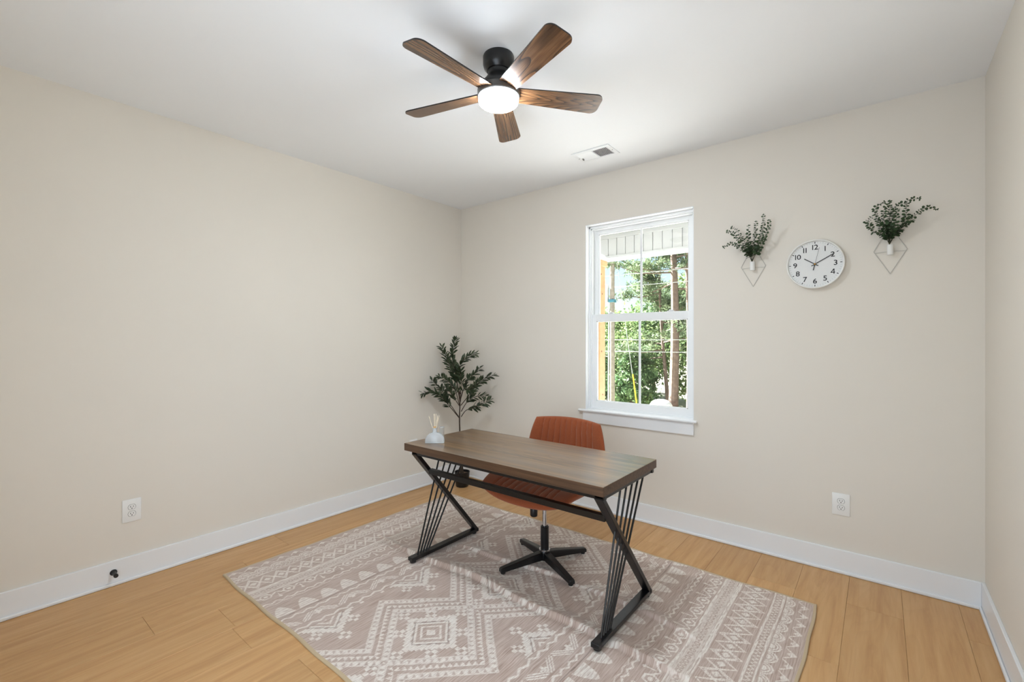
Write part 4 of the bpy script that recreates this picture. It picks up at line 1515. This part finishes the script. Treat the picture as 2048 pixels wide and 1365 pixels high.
def broadleaf(x, y, h, rad, seed, label, lm, tb, group=None, n_cl=60, per=90, zg=-1.6, low=0.15, cat='tree', size=0.12):
    rg = np.random.default_rng(seed)
    root = thing('leafy_tree' if cat == 'tree' else 'shrub', label, cat, (x, y, zg), group)
    m = MB(); m.tube([(x, y, zg - 0.1), (x + 0.1, y, zg + h * 0.35), (x - 0.1, y + 0.1, zg + h * 0.75)], [0.035 * h * 0.5 + 0.03, 0.02 * h * 0.5 + 0.02, 0.02], 8)
    m.build('trunk', tb, root, sm=True)
    cl = []
    while len(cl) < n_cl:
        p = rg.uniform(-1, 1, 3)
        if 0.25 < (p ** 2).sum() < 1:
            cl.append([x + p[0] * rad, y + p[1] * rad, zg + h * (low + (1 - low) * (p[2] * 0.5 + 0.5))])
    V, F = cards(cl, size, per, (rad * 0.16, rad * 0.16, h * 0.05), rg)
    me = mesh_np('foliage', V - np.array([x, y, zg]), F)
    o = obj('foliage', me, lm, root); o['kind'] = 'stuff'
    return root


def pine(x, y, h, seed, label, r0=0.16, first=0.3, group=None, zg=-1.6, blen=2.0, nb=26, lean=0.0, per=120):
    rg = np.random.default_rng(seed)
    root = thing('pine_tree', label, 'tree', (x, y, zg), group)
    pts = [(x + lean * f + 0.06 * math.sin(f * 7 + seed), y, zg - 0.1 + h * f) for f in np.linspace(0, 1, 10)]
    m = MB(); m.tube(pts, [r0 * (1 - 0.8 * f) for f in np.linspace(0, 1, 10)], 10)
    m.build('trunk', TB1, root, sm=True)
    tufts = []
    mb2 = MB()
    for k in range(nb):
        f = first + (1 - first) * (k + rg.uniform(0, 1)) / nb
        a = rg.uniform(0, 6.28)
        L_ = blen * (1.15 - f) * rg.uniform(0.7, 1.25) + 0.4
        p0 = Vector((x + lean * f, y, zg + h * f))
        p1 = p0 + Vector((math.cos(a) * L_, math.sin(a) * L_, L_ * rg.uniform(-0.05, 0.35)))
        mid = (p0 + p1) / 2 + Vector((0, 0, -0.08 * L_))
        mb2.tube([p0, mid, p1], [0.035, 0.022, 0.008], 5)
        for q in np.linspace(0.3, 1.0, 7):
            c = p0.lerp(p1, q)
            for _ in range(3):
                tufts.append([c.x + rg.normal(0, 0.16), c.y + rg.normal(0, 0.16), c.z + rg.normal(0, 0.08) + 0.05])
    mb2.build('branches', TB1, root, sm=True)
    V, F = cards(tufts, 0.13, per // 6, (0.13, 0.13, 0.07), rg, aspect=0.16)
    me = mesh_np('needles', V - np.array([x, y, zg]), F)
    o = obj('needles', me, LG3, root); o['kind'] = 'stuff'
    return root


pine(-2.72, 14.0, 13.0, 31, 'tall pine with thick dark trunk rising behind the white tank', r0=0.19, first=0.36, blen=3.2)
pine(-2.05, 13.6, 14.0, 32, 'tall pine with pale pinkish trunk at the window edge', r0=0.11, first=0.40, blen=2.8)
pine(-3.55, 15.6, 10.0, 33, 'slender leaning pine with orange bark beside the thick pine', r0=0.09, first=0.22, blen=1.9, lean=-0.5, nb=34)
pine(-3.4, 18.5, 11.0, 34, 'broad pine spreading behind the slender leaning pine', r0=0.15, first=0.25, blen=2.6, nb=44)
pine(0.8, 17.5, 13.0, 35, 'outlying pine standing apart past the pinkish trunk', r0=0.17, first=0.35, blen=3.4)
grp = 'leafy trees forming the woods edge'
for i, (tx, ty, th, tr, lm, lab) in enumerate([
        (-14.5, 21, 5.0, 2.3, LG1, 'leafy tree ending the woods edge, farthest from the pines'),
        (-11.4, 22, 4.8, 2.1, LG2, 'leafy tree second from the woods edge end away from the pines'),
        (-8.8, 20.5, 4.6, 2.1, LG1, 'low rounded leafy tree behind the pole transformer'),
        (-6.5, 21.5, 5.2, 2.0, LG2, 'leafy tree in the woods edge behind the guy wire'),
        (-3.7, 23.5, 7.6, 2.5, LG1, 'tall leafy tree behind the pine with the thick dark trunk'),
        (-0.9, 22, 8.4, 2.4, LG2, 'tall leafy tree between the thick-trunked pine and the outlying pine'),
        (1.9, 21.5, 8.0, 2.4, LG1, 'tall leafy tree behind the outlying pine')]):
    broadleaf(tx, ty, th, tr, 50 + i, lab, lm, TB2, grp, n_cl=70, per=95)
grs = 'shrubs along the yard edge'
for i, (tx, ty, th, tr, lm, lab) in enumerate([
        (-9.6, 16.2, 3.4, 1.4, LG2, 'large shrub out past the utility pole, farthest from the tank'),
        (-7.4, 15.6, 3.6, 1.3, LG2, 'dense shrub beside the utility pole, on the side away from the guy wire'),
        (-5.6, 16.6, 4.2, 1.4, LG1, 'tall shrub between the utility pole and the guy wire'),
        (-4.7, 15.0, 2.6, 1.0, LG2, 'small low shrub behind the yellow guy wire guard'),
        (-3.0, 17.2, 4.2, 1.5, LG1, 'tall shrub behind the pine with the pale pinkish trunk'),
        (-1.0, 16.4, 3.2, 1.4, LG2, 'shrub between the pinkish pine trunk and the outlying pine'),
        (1.4, 15.4, 3.0, 1.4, LG1, 'low shrub in front of the outlying pine')]):
    broadleaf(tx, ty, th, tr, 80 + i, lab, lm, TB2, grs, n_cl=50, per=90, low=0.02, cat='shrub', size=0.085)

# utility pole ------------------------------------------------------
M_POLE = mat('weathered_pole', (146, 138, 128), rough=0.9, var=0.2, scale=10)
M_GALV = mat('galvanised_grey', (205, 208, 210), rough=0.5, var=0.05)
M_BLUE = mat('insulator_blue', (70, 130, 150), rough=0.4)
M_YEL = mat('guard_yellow', (236, 205, 60), rough=0.5)
M_CABLE = mat('cable_pale', (200, 204, 204), rough=0.5)
ux, uy, uz = -4.26, 12.0, -1.65
pole = thing('utility_pole', 'weathered wooden utility pole with white transformer in the yard', 'utility pole', (ux, uy, uz))
m = MB(); m.tube([(ux, uy, uz), (ux, uy, 9.0)], [0.095, 0.075], 14); m.build('shaft', M_POLE, pole, sm=True)
m = MB(); m.tube([(ux - 0.13, uy - 0.05, uz), (ux - 0.11, uy - 0.05, 2.8)], 0.026, 8); m.build('conduit', M_GALV, pole, sm=True)
m = MB(); m.lathe([(0, 2.82), (0.14, 2.82), (0.15, 2.86), (0.15, 3.40), (0.13, 3.46), (0.05, 3.49), (0, 3.49)], (ux - 0.30, uy, 0), 20)
tr_ = m.build('transformer', M_GALV, pole, sm=True)
m = MB(); m.lathe([(0, 3.49), (0.03, 3.49), (0.045, 3.54), (0.028, 3.59), (0.04, 3.64), (0, 3.69)], (ux - 0.30, uy, 0), 12); m.build('bushing', M_GALV, tr_, sm=True)
m = MB(); m.box(ux - 0.11, ux + 0.11, uy - 0.11, uy + 0.11, 2.80, 2.91, 0.01); m.build('insulator_band', M_BLUE, pole)
m = MB(); m.tube([(ux + 0.09, uy - 0.02, 4.9), (-3.20, uy - 0.02, -1.62)], 0.012, 6)
gw = tag(m.build('guy_wire', M_CABLE, None, sm=True), 'pale guy wire slanting down from the utility pole', 'cable')
m = MB(); m.tube([(-3.457, uy - 0.02, 0.20), (-3.21, uy - 0.02, -1.56)], 0.027, 8); m.build('guard', M_YEL, gw, sm=True)
for zz, nm in ((3.80, 'topmost'), (3.37, 'second'), (1.42, 'third'), (1.00, 'lowest')):
    q = [(-15 + i * 2.0, uy + 0.14, zz + 0.012 * ((i - 5.4) ** 2) * 0.25) for i in range(13)]
    m = MB(); m.tube(q, 0.010, 6)
    tag(m.build('power_line', M_CABLE, None, sm=True), '%s pale utility cable running past the utility pole' % nm, 'cable')
# white tank
M_TANK = mat('tank_white', (246, 246, 244), rough=0.4)
tx, ty = -3.14, 13.2
tx = -2.9
tank = thing('storage_tank', 'white round-topped tank standing in the yard below the pines', 'tank', (tx, ty, -1.62))
m = MB(); m.lathe([(0, -1.62), (0.41, -1.62), (0.42, -1.55), (0.42, -1.10), (0.40, -0.98), (0.34, -0.88), (0.24, -0.81), (0.12, -0.775), (0, -0.765)], (tx, ty, 0), 32)
m.build('body', M_TANK, tank, sm=True, angle=60)
m = MB(); m.box(tx + 0.16, tx + 0.22, ty - 0.405, ty - 0.33, -1.06, -0.96, 0.004); m.build('vent_plate', M_GAPG, tank)
